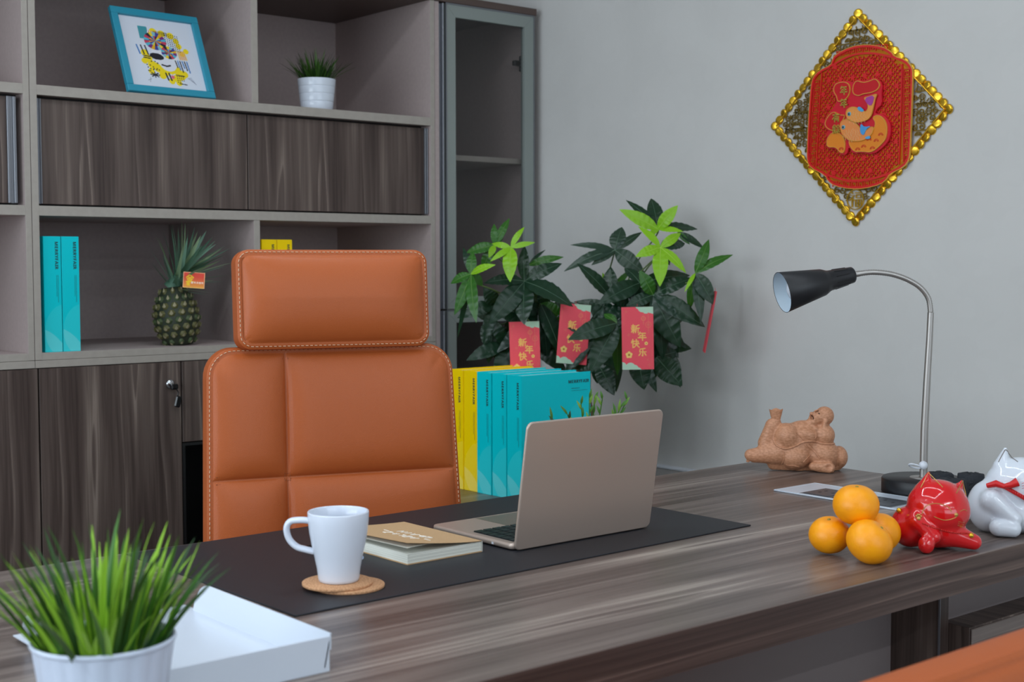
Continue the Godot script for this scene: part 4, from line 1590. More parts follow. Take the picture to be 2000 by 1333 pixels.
func notebook(at: Vector3) -> void:
	var o := thing("notebook", "kraft paper notebook with white lettering, its cover curling open", "notebook", at, 0.012)
	var kraft := mat(Color.WHITE, 0.75)
	kraft.albedo_texture = speckle(256, col(194, 158, 116), 0.06, 0.2, 27)
	planar(kraft, Vector3(8, 8, 8), Vector3.ZERO, false)
	var w := 0.143
	var l := 0.205
	part("back_cover", bx(0, w, 0, 0.0012, -l, 0), kraft, o)
	# page block with fine layers
	var st := stool()
	for k in 9:
		var y0 := 0.0014 + k * 0.0016
		span(st, 0.0012 + 0.0004 * (k % 2), w - 0.001, y0, y0 + 0.0015, -l + 0.001, -0.0012 - 0.0003 * ((k * 2) % 3))
	part("pages", st, mat(col(222, 222, 212), 0.8), o)
	# loose first pages and the cover bulge towards the open corner
	var top := 0.0160
	var lift := func(u: float, v: float, amp: float) -> float:
		# u across from the opening edge (0) to the bound edge (1), v from the front edge to the back
		return amp * pow(1.0 - u, 1.4) * (0.55 + 0.45 * pow(1.0 - v, 1.3))
	for s in [[0.006, "loose_page", mat(col(226, 224, 214), 0.8), 0.0], [0.0160, "front_cover", kraft, 0.0008]]:
		st = stool()
		for layer in 2:
			patch(st, 20, 20, func(u, v):
				var y: float = top + 0.0004 + s[3] + lift.call(u, v, s[0]) - layer * 0.0006
				if s[1] == "loose_page":
					y = top + 0.0004 + 0.0075 * sin(PI * clampf(u * 1.15, 0, 1)) * (1.0 - 0.7 * v) * (1.0 - u * 0.4) + 0.009 * pow(1.0 - u, 2.2) * (1.0 - 0.5 * v) - layer * 0.0003
					y = minf(y, top + 0.0008 + lift.call(u, v, 0.0160))
				return Vector3(u * w, y, -l * v), layer == 1)
		var c := part(s[1], st, s[2], o)
		if s[1] == "front_cover":
			st = stool()
			var white := mat(col(236, 228, 216), 0.7)
			# two hand-lettered lines with a dash on either side
			var rows := [[[0, 0, 0, 1, 1, 1, 1, 0], [1.5, 0, 1.5, 1, 2.4, 0.6, 1.6, 0.4], [3, 1, 3.6, 0, 4.2, 1], [5, 0, 5, 1], [6, 1, 6, 0, 7, 1, 7, 0]], [[0, 1, 0.5, 0, 1, 1], [1.6, 0, 2.4, 0, 2.4, 1, 1.6, 1, 1.6, 0], [3.2, 0, 3.2, 1, 4, 1], [4.8, 1, 4.8, 0, 5.6, 0.5, 4.8, 0.6, 5.6, 1], [6.4, 0, 7.2, 0, 6.4, 1, 7.2, 1]]]
			var put := func(q: Vector2) -> Vector3:
				var u := 0.30 + q.y * 0.11
				var v := 0.24 + q.x * 0.052
				return Vector3(u * w, top + 0.0014 + lift.call(u, v, 0.0160), -l * v)
			for ri in 2:
				for g in rows[ri]:
					for i in range(0, g.size() - 2, 2):
						var p0: Vector3 = put.call(Vector2(g[i] + 0.4, 1.9 - ri * 1.6 + g[i + 1] * 0.9))
						var p1: Vector3 = put.call(Vector2(g[i + 2] + 0.4, 1.9 - ri * 1.6 + g[i + 3] * 0.9))
						tube(st, [p0, p1], 0.0007, 4, false)
			tube(st, [put.call(Vector2(-1.9, 1.4)), put.call(Vector2(-0.4, 1.4))], 0.0007, 4, false)
			tube(st, [put.call(Vector2(8.2, 1.4)), put.call(Vector2(9.6, 1.4))], 0.0007, 4, false)
			part("lettering", st, white, c)
	part("spine_binding", bx(w - 0.0005, w + 0.0006, 0, 0.0168, -l, 0), mat(col(214, 214, 206), 0.7), o)

func rounded_rect(w: float, h: float, r: float, n := 6) -> Array:
	var o := []
	for c in [[w / 2 - r, h / 2 - r, 0.0], [-w / 2 + r, h / 2 - r, PI / 2], [-w / 2 + r, -h / 2 + r, PI], [w / 2 - r, -h / 2 + r, PI * 1.5]]:
		for k in n + 1:
			var a: float = c[2] + PI / 2 * k / n
			o.append(Vector2(c[0] + cos(a) * r, c[1] + sin(a) * r))
	return o

func slab(st: SurfaceTool, w: float, h: float, r: float, t: float, e: float, x: Transform3D) -> void:
	# a rounded-corner plate with softened rims, lying in local x-y, t thick towards +z
	soft(st)
	var rings := []
	for s in [[e, 0.0], [e * 0.3, e * 0.3], [0.0, e], [0.0, t - e], [e * 0.3, t - e * 0.3], [e, t]]:
		var ring := []
		for p in rounded_rect(w - 2 * s[0], h - 2 * s[0], r - s[0] * 0.8):
			ring.append(x * Vector3(p.x, p.y, s[1]))
		rings.append(ring)
	var n: int = rings[0].size()
	for i in rings.size() - 1:
		for j in n:
			quad(st, rings[i][j], rings[i + 1][j], rings[i + 1][(j + 1) % n], rings[i][(j + 1) % n])
	for f in [0, rings.size() - 1]:
		hard(st)
		var c := Vector3.ZERO
		for p in rings[f]:
			c += p
		c /= n
		for j in n:
			if f == 0:
				tri(st, c, rings[f][j], rings[f][(j + 1) % n])
			else:
				tri(st, c, rings[f][(j + 1) % n], rings[f][j])

func laptop(at: Vector3) -> void:
	# origin: left end of the hinge; the user sits on the -z side
	var o := thing("laptop", "open gold-grey laptop seen from the back of its screen", "laptop", at)
	var body := mat(col(196, 178, 166), 0.4, 0.6)
	var w := 0.297
	var d := 0.212
	var st := stool()
	slab(st, w, d, 0.011, 0.0095, 0.003, Transform3D(Basis(Vector3.RIGHT, -PI / 2), Vector3(w / 2, 0.0015, -d / 2 - 0.001)))
	part("base", st, body, o)
	st = stool()
	for x in [0.02, w - 0.02]:
		for z in [-0.02, -d + 0.02]:
			box(st, Vector3(x, 0.0008, z), Vector3(0.012, 0.0016, 0.012))
	part("rubber_feet", st, T.black, o)
	part("trackpad", bx(w / 2 - 0.06, w / 2 + 0.06, 0.0110, 0.0113, -d + 0.008, -d + 0.088), mat(col(166, 152, 140), 0.3, 0.7), o)
	part("side_port", bx(-0.0006, 0.001, 0.004, 0.0075, -0.052, -0.047), T.white, o)
	part("key_well", bx(0.014, w - 0.014, 0.0107, 0.0111, -0.118, -0.016), mat(col(28, 36, 38), 0.5), o)
	# keys
	var km := mat(col(20, 30, 33), 0.32)
	var kb := stool()
	box(kb, Vector3(0, 0.0006, 0), Vector3(0.0158, 0.0014, 0.0152), 0.0004)
	var key := mesh_of(kb)
	for row in 6:
		for c in 14:
			var kx := 0.0145 + 0.0096 + c * 0.0191
			if row == 5 and (c >= 4 and c <= 8):
				continue
			var k := part("key", key, km, o, Vector3(kx, 0.0112, -0.0245 - row * 0.0172))
			k.rotation.y = 0.0
	var sp := stool()
	box(sp, Vector3(0, 0.0006, 0), Vector3(0.092, 0.0014, 0.0152), 0.0004)
	part("space_bar", sp, km, o, Vector3(0.0145 + 0.0096 + 6 * 0.0191, 0.0112, -0.0245 - 5 * 0.0172))
	# lid: leans towards the visitor's side
	var lid := Transform3D(Basis(Vector3.RIGHT, PI / 2 - 1.415), Vector3(w / 2, 0.0016, 0.0048))
	var lx := Transform3D(lid.basis, lid.origin + lid.basis * Vector3(0, 0.1020, -0.0045))
	st = stool()
	slab(st, w, 0.2050, 0.011, 0.0045, 0.0018, lx)
	var l := part("lid", st, body, o)
	st = stool()
	box(st, Vector3(0, 0, -0.0006), Vector3(w - 0.008, 0.196, 0.001), 0.0, lx)
	part("screen", st, T.black_gloss, l)
	st = stool()
	tube(st, [Vector3(0.04, 0.0078, -0.0015), Vector3(w - 0.04, 0.0078, -0.0015)], 0.0036, 12)
	part("hinge_bar", st, T.black, o)

func letter_tray() -> void:
	# white sheet-metal tray: floor, a front wall, two side walls with rounded back ends, open at the back
	var o := thing("letter_tray", "white metal letter tray behind the grass pot", "tray", Vector3(0.562, TOP, -1.2555), 0.0)
	var w := 0.226
	var d := 0.345
	var h := 0.0395
	var m := mat(col(206, 214, 226), 0.32)
	part("tray_floor", bx(0.002, w - 0.002, 0.006, 0.0075, -d, -0.002), m, o)
	part("front_wall", bx(0, w, 0.0, h, -0.0016, 0.0, 0.0006), m, o)
	for s in [0, 1]:
		var st := stool()
		var pts := []
		# profile of the side wall seen from the side: straight top, rounded rear end
		var prof := [Vector2(0, 0.0015), Vector2(0, h)]
		for k in 9:
			var a := PI / 2 * k / 8
			prof.append(Vector2(-0.285 - sin(a) * 0.028, h - 0.028 + cos(a) * 0.028))
		prof.append(Vector2(-0.313, 0.0015))
		for q in prof:
			pts.append(Vector2(q.x, q.y))
		var tilt := Basis(Vector3(0, 0, 1), -0.22 if s == 1 else 0.22)
		var x := Transform3D(tilt * Basis(Vector3(0, 1, 0), -PI / 2), Vector3(w - 0.007 if s == 1 else 0.007, 0.004, 0))
		extrude(st, pts, -0.0008, 0.0008, x)
		part("side_wall", st, m, o)
	var st2 := stool()
	for s in [0, 1]:
		tube(st2, [Vector3(w + 0.002 if s else -0.002, h - 0.001, -0.004), Vector3(w + 0.002 if s else -0.002, h - 0.016, -0.004)], 0.0022, 8)
	part("folded_tab", st2, m, o)
	part("foot_strip", bx(0.01, w - 0.01, 0.0, 0.006, -d + 0.02, -0.01), m, o)

func big_grass() -> void:
	var o := thing("potted_grass", "artificial grass in a fluted white pot beside the letter tray", "potted plant", Vector3(0.5075, TOP, -1.202))
	var st := stool()
	soft(st)
	var n := 120
	var prof := [Vector2(0.0, 0.0), Vector2(0.049, 0.0), Vector2(0.052, 0.004), Vector2(0.0608, 0.07), Vector2(0.0648, 0.096)]
	var flute := func(r: float, j: int, deep: float) -> float:
		return r - deep * pow(absf(sin(PI * j * 24 / n)), 0.5) * 0.0 - deep * (1.0 - pow(absf(sin(PI * j * 20.0 / n)), 0.55))
	for i in prof.size() - 1:
		for j in n:
			var q := []
			for c in [[i, j], [i, j + 1], [i + 1, j + 1], [i + 1, j]]:
				var p: Vector2 = prof[c[0]]
				var rr: float = flute.call(p.x, c[1], 0.0014) if p.x > 0.04 else p.x
				var a: float = TAU * c[1] / n
				q.append(Vector3(cos(a) * rr, p.y, sin(a) * rr))
			quad(st, q[0], q[1], q[2], q[3])
	lathe(st, [Vector2(0.0648, 0.096), Vector2(0.0660, 0.0972), Vector2(0.0664, 0.0992), Vector2(0.0656, 0.1012), Vector2(0.0640, 0.1012), Vector2(0.0622, 0.096), Vector2(0.060, 0.078), Vector2(0, 0.078)], 72)
	part("pot", st, mat(col(200, 210, 228), 0.3), o)
	var g := Node3D.new()
	g.name = "grass"
	o.add_child(g, true)
	g.position = Vector3(0, 0.080, 0)
	blades(g, 185, 0.049, 0.075, 0.150, 0.0060, 0.62, [leaf_mat(col(52, 104, 24), 0.4), leaf_mat(col(140, 186, 50), 0.4), leaf_mat(col(26, 66, 26), 0.4)], 4, true)

func oranges() -> void:
	var peel := mat(Color.WHITE, 0.38)
	peel.albedo_texture = speckle(256, col(255, 163, 2), 0.05, 0.03, 51)
	planar(peel, Vector3(6, 6, 6), Vector3.ZERO, false)
	rough_relief(peel, grain(512, 0.16, 53), 0.02)
	var stemm := mat(col(150, 140, 60), 0.8)
	var spots := [
		[Vector3(1.7035, 0.0292, -1.274), 0.0318, "mandarin orange at the laptop side of the small pyramid", Vector3(0.1, 0, 0.2)],
		[Vector3(1.6945, 0.0322, -1.1945), 0.0355, "mandarin orange at the desk edge with a pinched side", Vector3(0.6, 0, -0.3)],
		[Vector3(1.7640, 0.0318, -1.2290), 0.0350, "mandarin orange half hidden behind the pyramid, next to the red cat", Vector3(-0.2, 0, -0.25)],
		[Vector3(1.7155, 0.0800, -1.2345), 0.0350, "mandarin orange sitting on top of the three others", Vector3(0.05, 0, 0.0)]]
	for s in spots:
		var o := thing("mandarin_orange", s[2], "orange", s[0] + Vector3(0, TOP, 0), 0.0, "mandarin oranges stacked in a pyramid")
		var r: float = s[1]
		var st := stool()
		var prof := []
		for i in 25:
			var a := -PI / 2 + PI * i / 24.0
			var k := 1.0 - 0.03 * pow(absf(sin(a)), 8.0)
			var dent := 0.10 * exp(-pow((a - PI / 2) / 0.22, 2.0)) + 0.05 * exp(-pow((a + PI / 2) / 0.25, 2.0))
			prof.append(Vector2(maxf(cos(a), 0.0) * r, sin(a) * r * 0.90 * (k - dent)))
		lathe(st, prof, 36, Transform3D(Basis.from_euler(s[3]), Vector3.ZERO))
		part("peel", st, peel, o)
		st = stool()
		lathe(st, [Vector2(0, 0.0), Vector2(0.0026, 0.0), Vector2(0.0022, 0.0016), Vector2(0, 0.002)], 8, Transform3D(Basis.from_euler(s[3]), Basis.from_euler(s[3]) * Vector3(0, r * 0.785, 0)))
		part("stem_button", st, stemm, o)

func power_box() -> void:
	var o := thing("desk_power_box", "silver flush socket tray let into the desk top", "socket box", Vector3(2.156, TOP, -1.555))
	var m := mat(col(214, 224, 236), 0.34, 0.35)
	var hx := 0.065
	var hz := 0.144
	var st := stool()
	for b in [[-hx, hx, -hz, -hz + 0.008], [-hx, hx, hz - 0.008, hz], [-hx, -hx + 0.006, -hz + 0.008, hz - 0.008], [hx - 0.006, hx, -hz + 0.008, hz - 0.008]]:
		span(st, b[0], b[1], 0.0002, 0.0032, b[2], b[3], 0.0008)
	part("rim_frame", st, m, o)
	# the sloping tray walls lead down to the socket plate
	st = stool()
	hard(st)
	var y1 := 0.0028
	var y0 := 0.0008
	var a := [Vector3(-hx + 0.006, y1, -hz + 0.008), Vector3(hx - 0.006, y1, -hz + 0.008), Vector3(hx - 0.006, y1, hz - 0.008), Vector3(-hx + 0.006, y1, hz - 0.008)]
	var b2 := [Vector3(-hx + 0.016, y0, -hz + 0.05), Vector3(hx - 0.03, y0, -hz + 0.05), Vector3(hx - 0.03, y0, hz - 0.03), Vector3(-hx + 0.016, y0, hz - 0.03)]
	for k in 4:
		quad(st, a[k], a[(k + 1) % 4], b2[(k + 1) % 4], b2[k])
	part("tray_wall", st, m, o)
	var dark := mat(col(84, 90, 98), 0.4)
	part("socket_plate", bx(-hx + 0.016, hx - 0.03, 0.0004, 0.0010, -hz + 0.05, hz - 0.03), dark, o)
	for k in 3:
		var z := -hz + 0.085 + k * 0.068
		var s := part("socket", bx(-hx + 0.022, hx - 0.036, 0.0010, 0.0018, z - 0.030, z + 0.030, 0.0004), mat(col(60, 66, 74), 0.35), o)
		var h := stool()
		for q in [[-0.014, -0.012], [0.006, -0.012], [-0.004, 0.012]]:
			box(h, Vector3(q[0], 0.0019, z + q[1]), Vector3(0.007, 0.0004, 0.004))
		part("socket_hole", h, T.black, s)

# ------------------------------------------------------------------ carved and glazed figures
func paw_print(st: SurfaceTool, c: Vector3, right: Vector3, up: Vector3, s: float) -> void:
	var n := right.cross(up).normalized()
	for q in [[0.0, -0.3, 1.0], [-0.95, 0.75, 0.5], [-0.25, 1.25, 0.52], [0.55, 1.15, 0.5], [1.1, 0.45, 0.45]]:
		var p: Vector3 = c + right * q[0] * s + up * q[1] * s
		lathe(st, [Vector2(0, 0.0007), Vector2(q[2] * s * 0.8, 0.0006), Vector2(q[2] * s, -0.0006)], 10, Transform3D(Basis(right, n, -up), p))

func cat(called: String, label: String, at: Vector3, prims: Array, lo: Vector3, hi: Vector3, m: Material) -> Node3D:
	var o := thing(called, label, "cat figurine", at, TURN, "")
	part("cat_body", nets(prims, lo, hi, 0.0026, 0.0002), m, o)
	return o

func on_surface(prims: Array, p: Vector3, d: Vector3) -> Vector3:
	# walk from outside along d until the solid is met
	var q := p
	var best := p
	var near := 1e9
	for k in 60:
		var e := field(q, prims)
		if e < near:
			near = e
			best = q
		if e < 0.0003 or q.distance_to(p) > 0.2:
			break
		q += d * minf(e * 0.8, 0.01)
	return best - d * 0.0

func draw_on(st: SurfaceTool, prims: Array, pts: Array, r: float) -> void:
	var w := []
	for p in pts:
		w.append(on_surface(prims, Vector3(p.x, p.y, 0.12), Vector3(0, 0, -1)))
	tube(st, w, r, 6)

func figures() -> void:
	# red cat
	var R := [
		ell(Vector3(0.004, 0.067, 0.008), Vector3(0.0475, 0.042, 0.040), 0.003), ell(Vector3(0.010, 0.057, 0.016), Vector3(0.040, 0.028, 0.034), 0.012),
		cap(Vector3(-0.014, 0.094, 0.0), Vector3(-0.009, 0.119, 0.002), 0.0135, 0.0022, 0.006), cap(Vector3(0.032, 0.084, 0.004), Vector3(0.043, 0.107, 0.006), 0.012, 0.0022, 0.006),
		ell(Vector3(-0.036, 0.033, -0.002), Vector3(0.030, 0.0325, 0.034), 0.003), ell(Vector3(0.002, 0.024, 0.002), Vector3(0.046, 0.024, 0.034), 0.006),
		cap(Vector3(-0.032, 0.048, 0.026), Vector3(-0.012, 0.026, 0.044), 0.017, 0.011, 0.006), ell(Vector3(-0.025, 0.0145, 0.048), Vector3(0.0125, 0.0145, 0.012), 0.004),
		cap(Vector3(0.015, 0.028, 0.022), Vector3(0.056, 0.0135, 0.024), 0.021, 0.0125, 0.008)]
	var o := cat("red_cat_figurine", "glossy red lucky cat lying by the oranges", Vector3(1.8655, TOP, -1.197), R, Vector3(-0.08, 0, -0.055), Vector3(0.08, 0.13, 0.075), T.red_gloss)
	var st := stool()
	# gold closed eye, whiskers, ear lining, collar cord with a bell
	draw_on(st, R, curve([Vector2(-0.030, 0.060), Vector2(-0.024, 0.073), Vector2(-0.010, 0.078), Vector2(0.006, 0.074), Vector2(0.012, 0.066)], 4), 0.0006)
	draw_on(st, R, curve([Vector2(-0.014, 0.058), Vector2(0.0, 0.053), Vector2(0.012, 0.0545), Vector2(0.02, 0.058)], 4), 0.0006)
	draw_on(st, R, curve([Vector2(0.026, 0.066), Vector2(0.034, 0.068), Vector2(0.039, 0.065)], 4), 0.0005)
	for k in 3:
		draw_on(st, R, [Vector2(0.024, 0.050 - 0.003 * k), Vector2(0.036, 0.047 - 0.004 * k)], 0.0004)
	for e in [[Vector2(-0.026, 0.098), Vector2(-0.010, 0.1195), Vector2(0.004, 0.101)], [Vector2(0.024, 0.092), Vector2(0.0425, 0.107), Vector2(0.0445, 0.086)]]:
		draw_on(st, R, e, 0.0007)
	part("gold_line", st, T.gold_paint, o).set_meta("kind", "stuff")
	st = stool()
	lathe(st, [Vector2(0, 0.0006), Vector2(0.003, 0.0003), Vector2(0.0034, -0.0006)], 12, Transform3D(Basis(Vector3.RIGHT, PI / 2), on_surface(R, Vector3(0.0195, 0.061, 0.12), Vector3(0, 0, -1))))
	part("gold_nose", st, T.gold_paint, o)
	st = stool()
	var c0 := on_surface(R, Vector3(-0.045, 0.066, 0.12), Vector3(0, 0, -1))
	paw_print(st, on_surface(R, Vector3(-0.035, 0.055, 0.12), Vector3(0, 0, -1)), Vector3(1, 0.1, 0).normalized(), Vector3(-0.1, 1, -0.2).normalized(), 0.0036)
	part("gold_paw_print", st, T.gold_paint, o)
	st = stool()
	var cord := []
	for k in 15:
		var t := k / 14.0
		cord.append(on_surface(R, Vector3(lerpf(-0.030, 0.047, t), lerpf(0.047, 0.029, t) - 0.004 * sin(t * PI), 0.12), Vector3(0, 0, -1)))
	for k in cord.size() - 1:
		for j in 2:
			var p: Vector3 = cord[k].lerp(cord[k + 1], j * 0.5)
			lathe(st, [Vector2(0, -0.0017), Vector2(0.0014, -0.0009), Vector2(0.0017, 0), Vector2(0.0014, 0.0009), Vector2(0, 0.0017)], 8, Transform3D(Basis(), p))
	part("bead_collar", st, mat(col(200, 40, 34), 0.2, 0.3), o)
	st = stool()
	for p in [Vector3(-0.0555, 0.060, 0.006), cord[14] + Vector3(0.001, -0.003, 0.002)]:
		lathe(st, [Vector2(0, -0.0045), Vector2(0.0035, -0.003), Vector2(0.0045, 0), Vector2(0.0035, 0.003), Vector2(0, 0.0045)], 12, Transform3D(Basis(), p))
	part("bell", st, T.gold, o)
	# white cat
	var W := [
		ell(Vector3(0.036, 0.078, 0.0), Vector3(0.058, 0.047, 0.046), 0.004),
		cap(Vector3(0.006, 0.112, 0.0), Vector3(0.010, 0.139, 0.0), 0.015, 0.0032, 0.006), cap(Vector3(0.07, 0.105, 0.0), Vector3(0.082, 0.128, 0.0), 0.014, 0.003, 0.006),
		ell(Vector3(-0.016, 0.043, 0.0), Vector3(0.034, 0.043, 0.040), 0.008), ell(Vector3(0.028, 0.030, 0.004), Vector3(0.062, 0.030, 0.042), 0.012),
		cap(Vector3(-0.022, 0.058, 0.03), Vector3(0.010, 0.030, 0.046), 0.019, 0.0125, 0.006), cap(Vector3(-0.016, 0.016, 0.046), Vector3(0.006, 0.0145, 0.050), 0.0145, 0.014, 0.003),
		cap(Vector3(0.05, 0.03, 0.022), Vector3(0.092, 0.016, 0.026), 0.022, 0.014, 0.008)]
	var porcelain := mat(col(216, 222, 231), 0.12)
	porcelain.clearcoat_enabled = true
	porcelain.clearcoat = 0.5
	porcelain.clearcoat_roughness = 0.03
	o = cat("white_cat_figurine", "glossy white lucky cat with a red cord round its neck", Vector3(2.058, TOP, -1.198), W, Vector3(-0.07, 0, -0.06), Vector3(0.125, 0.148, 0.078), porcelain)
	st = stool()
	paw_print(st, on_surface(W, Vector3(0.0345, 0.043, 0.12), Vector3(0, 0, -1)), Vector3(1, -0.15, 0).normalized(), Vector3(0.15, 1, -0.15).normalized(), 0.0042)
	part("gold_paw_print", st, T.gold_paint, o)
	st = stool()
	for k in 3:
		draw_on(st, W, curve([Vector2(0.022, 0.088 - 0.004 * k), Vector2(0.027, 0.0895 - 0.0042 * k), Vector2(0.033, 0.0885 - 0.0045 * k)], 3), 0.0004)
	draw_on(st, W, curve([Vector2(0.046, 0.080), Vector2(0.050, 0.072), Vector2(0.058, 0.068), Vector2(0.066, 0.069)], 4), 0.0005)
	part("pink_line", st, mat(col(214, 90, 100), 0.4), o)
	st = stool()
	draw_on(st, W, curve([Vector2(0.032, 0.094), Vector2(0.044, 0.097), Vector2(0.056, 0.094), Vector2(0.062, 0.088)], 4), 0.0007)
	part("eye_line", st, T.black, o)
	st = stool()
	draw_on(st, W, curve([Vector2(-0.004, 0.118), Vector2(0.005, 0.133), Vector2(0.0095, 0.138), Vector2(0.016, 0.131), Vector2(0.024, 0.120)], 4), 0.0007)
	part("ear_line", st, mat(col(120, 112, 108), 0.5), o)
	var red := mat(col(206, 22, 24), 0.4)
	st = stool()
	var rope := []
	for k in 13:
		var t := k / 12.0
		rope.append(on_surface(W, Vector3(lerpf(-0.008, 0.085, t), lerpf(0.084, 0.030, t), 0.12), Vector3(0, 0, -1)) + Vector3(0, 0, 0.001))
	tube(st, rope, 0.0036, 8)
	var co := part("neck_cord", st, red, o)
	st = stool()
	for k in 26:
		var t := k / 26.0 * 12.0
		var p: Vector3 = rope[int(t)].lerp(rope[mini(int(t) + 1, 12)], fmod(t, 1.0))
		box(st, Vector3.ZERO, Vector3(0.0016, 0.0078, 0.0078), 0.0006, Transform3D(Basis(Vector3(0, 0, 1), 0.2), p))
	part("cord_twist", st, mat(col(180, 16, 18), 0.5), co)
	st = stool()
	tube(st, [Vector3(-0.030, 0.082, 0.03), Vector3(-0.018, 0.087, 0.038), Vector3(-0.006, 0.083, 0.042)], [0.004, 0.006, 0.004], 8)
	tube(st, [Vector3(-0.006, 0.083, 0.042), Vector3(0.004, 0.086, 0.045), Vector3(0.014, 0.091, 0.046)], [0.004, 0.0055, 0.0075], 8)
	part("cord_bow", st, red, o)
	# reclining carved figure
	var q := func(x: float, y: float, z := 0.0) -> Vector3:
		return Vector3(x * 0.00014075 - 0.1291, 0.1666 - y * 0.00014075, z)
	var B := [
		ell(q.call(1370, 345), Vector3(0.0205, 0.0205, 0.0195), 0.004), ell(q.call(1245, 375, 0.004), Vector3(0.0165, 0.0155, 0.0155), 0.006), ell(q.call(1165, 440, 0.006), Vector3(0.0120, 0.0095, 0.0125), 0.004),
		ell(q.call(1155, 300, 0.010), Vector3(0.0045, 0.0038, 0.0045), 0.002), cap(q.call(1200, 262, 0.013), q.call(1260, 235, 0.014), 0.0024, 0.002, 0.002),
		cap(q.call(1360, 410, 0.018), q.call(1330, 500, 0.019), 0.0045, 0.0035, 0.002), ell(q.call(1210, 530, 0.018), Vector3(0.0045, 0.006, 0.004), 0.002),
		cap(q.call(1320, 470), q.call(1280, 560), 0.014, 0.017, 0.002),
		ell(q.call(1060, 600), Vector3(0.042, 0.0265, 0.026), 0.003), ell(q.call(770, 640, 0.010), Vector3(0.0275, 0.0275, 0.031), 0.008), ell(q.call(1060, 620, 0.022), Vector3(0.024, 0.0145, 0.013), 0.004, Vector3(0, 0, -0.2)),
		ell(q.call(1360, 640, 0.006), Vector3(0.0225, 0.024, 0.026), 0.006), ell(q.call(900, 780, 0.0), Vector3(0.06, 0.03, 0.034), 0.01),
		cap(q.call(470, 760, 0.0), q.call(560, 500, 0.004), 0.0165, 0.0145, 0.006), cap(q.call(560, 480, 0.004), q.call(640, 430, 0.006), 0.012, 0.008, 0.005),
		cap(q.call(560, 450, 0.004), q.call(600, 420, 0.006), 0.009, 0.009, 0.004),
		cap(q.call(300, 950, 0.004), q.call(640, 900, 0.010), 0.0155, 0.026, 0.006), cap(q.call(230, 940, 0.006), q.call(300, 950, 0.006), 0.0125, 0.0135, 0.004),
		ell(q.call(900, 960, 0.014), Vector3(0.032, 0.0275, 0.031), 0.006), ell(q.call(1330, 940, 0.004), Vector3(0.038, 0.033, 0.034), 0.008),
		ell(q.call(1600, 980, 0.0), Vector3(0.0185, 0.024, 0.026), 0.003),
		cap(q.call(1150, 1090, 0.034), q.call(1380, 1110, 0.038), 0.009, 0.0135, 0.004), cap(q.call(1000, 1120, 0.0), q.call(1500, 1130, 0.0), 0.016, 0.016, 0.01),
		cap(q.call(600, 1080, 0.0), q.call(1000, 1120, 0.0), 0.014, 0.016, 0.008)]
	for k in 5:
		B.append(cap(q.call(200, 880 + k * 40, 0.012 - k * 0.001), q.call(162 + absf(k - 1.5) * 6, 876 + k * 40, 0.012 - k * 0.001), 0.0026, 0.0022, 0.0006))
	# mouth and folds cut in
	B.append(ell(q.call(1160, 360, 0.014), Vector3(0.0036, 0.0048, 0.009), -0.0015))
	B.append(cap(q.call(1270, 1080, 0.052), q.call(1370, 1080, 0.052), 0.003, 0.008, -0.002))
	var wood := mat(Color.WHITE, 0.5)
	wood.albedo_texture = speckle(256, col(190, 134, 100), 0.16, 0.05, 61)
	planar(wood, Vector3(9, 16, 9), Vector3.ZERO, false)
	o = thing("wooden_buddha", "carved brown wood laughing monk figure reclining at the corner of the desk", "statue", Vector3(2.3365, TOP, -1.842), TURN)
	part("carved_body", nets(B, Vector3(-0.132, 0.0, -0.05), Vector3(0.125, 0.146, 0.065), 0.0022, 0.0002), wood, o)
	st = stool()
	var sash := []
	for p in curve([Vector2(565, 690), Vector2(600, 770), Vector2(720, 820), Vector2(850, 790), Vector2(1000, 720), Vector2(1150, 710), Vector2(1300, 750), Vector2(1500, 760)], 4):
		var w: Vector3 = q.call(p.x, p.y)
		sash.append(on_surface(B, Vector3(w.x, w.y, 0.12), Vector3(0, 0, -1)))
	tube(st, sash, 0.0022, 8)
	part("robe_border", st, wood, o)
	st = stool()
	for f in [[Vector2(700, 860), Vector2(715, 950), Vector2(690, 1070)], [Vector2(1050, 760), Vector2(1150, 850), Vector2(1250, 970)], [Vector2(1090, 740), Vector2(1190, 850), Vector2(1270, 960)], [Vector2(1120, 920), Vector2(1040, 970), Vector2(990, 1020)], [Vector2(750, 1070), Vector2(850, 1075), Vector2(930, 1090)], [Vector2(1545, 830), Vector2(1550, 960), Vector2(1530, 1120)], [Vector2(890, 580), Vector2(960, 640), Vector2(1010, 690)], [Vector2(1195, 540), Vector2(1200, 620), Vector2(1180, 680)]]:
		var w2 := []
		for p in curve(f, 4):
			var w: Vector3 = q.call(p.x, p.y)
			w2.append(on_surface(B, Vector3(w.x, w.y, 0.12), Vector3(0, 0, -1)))
		tube(st, w2, 0.0011, 6)
	part("carved_fold", st, wood, o)
	st = stool()
	for e in [[Vector2(1235, 270), Vector2(1260, 262)], [Vector2(1250, 292), Vector2(1275, 300)], [Vector2(1150, 330), Vector2(1180, 350), Vector2(1175, 385)]]:
		var w3 := []
		for p in e:
			var w: Vector3 = q.call(p.x, p.y)
			w3.append(on_surface(B, Vector3(w.x, w.y, 0.12), Vector3(0, 0, -1)))
		tube(st, w3, 0.0011, 6)
	part("face_line", st, mat(col(70, 42, 28), 0.6), o)
	# the gold-ingot shaped bowl held up in one hand
	st = stool()
	soft(st)
	var ring := func(t: float, a: float) -> Vector3:
		var rx := lerpf(0.0095, 0.0152, t)
		var rz := lerpf(0.007, 0.0095, t)
		return q.call(618, 400, 0.006) + Vector3(cos(a) * rx, t * 0.020 + t * 0.004 * pow(absf(cos(a)), 3.0), sin(a) * rz)
	patch(st, 6, 28, func(u, v): return ring.call(u, v * TAU), true)
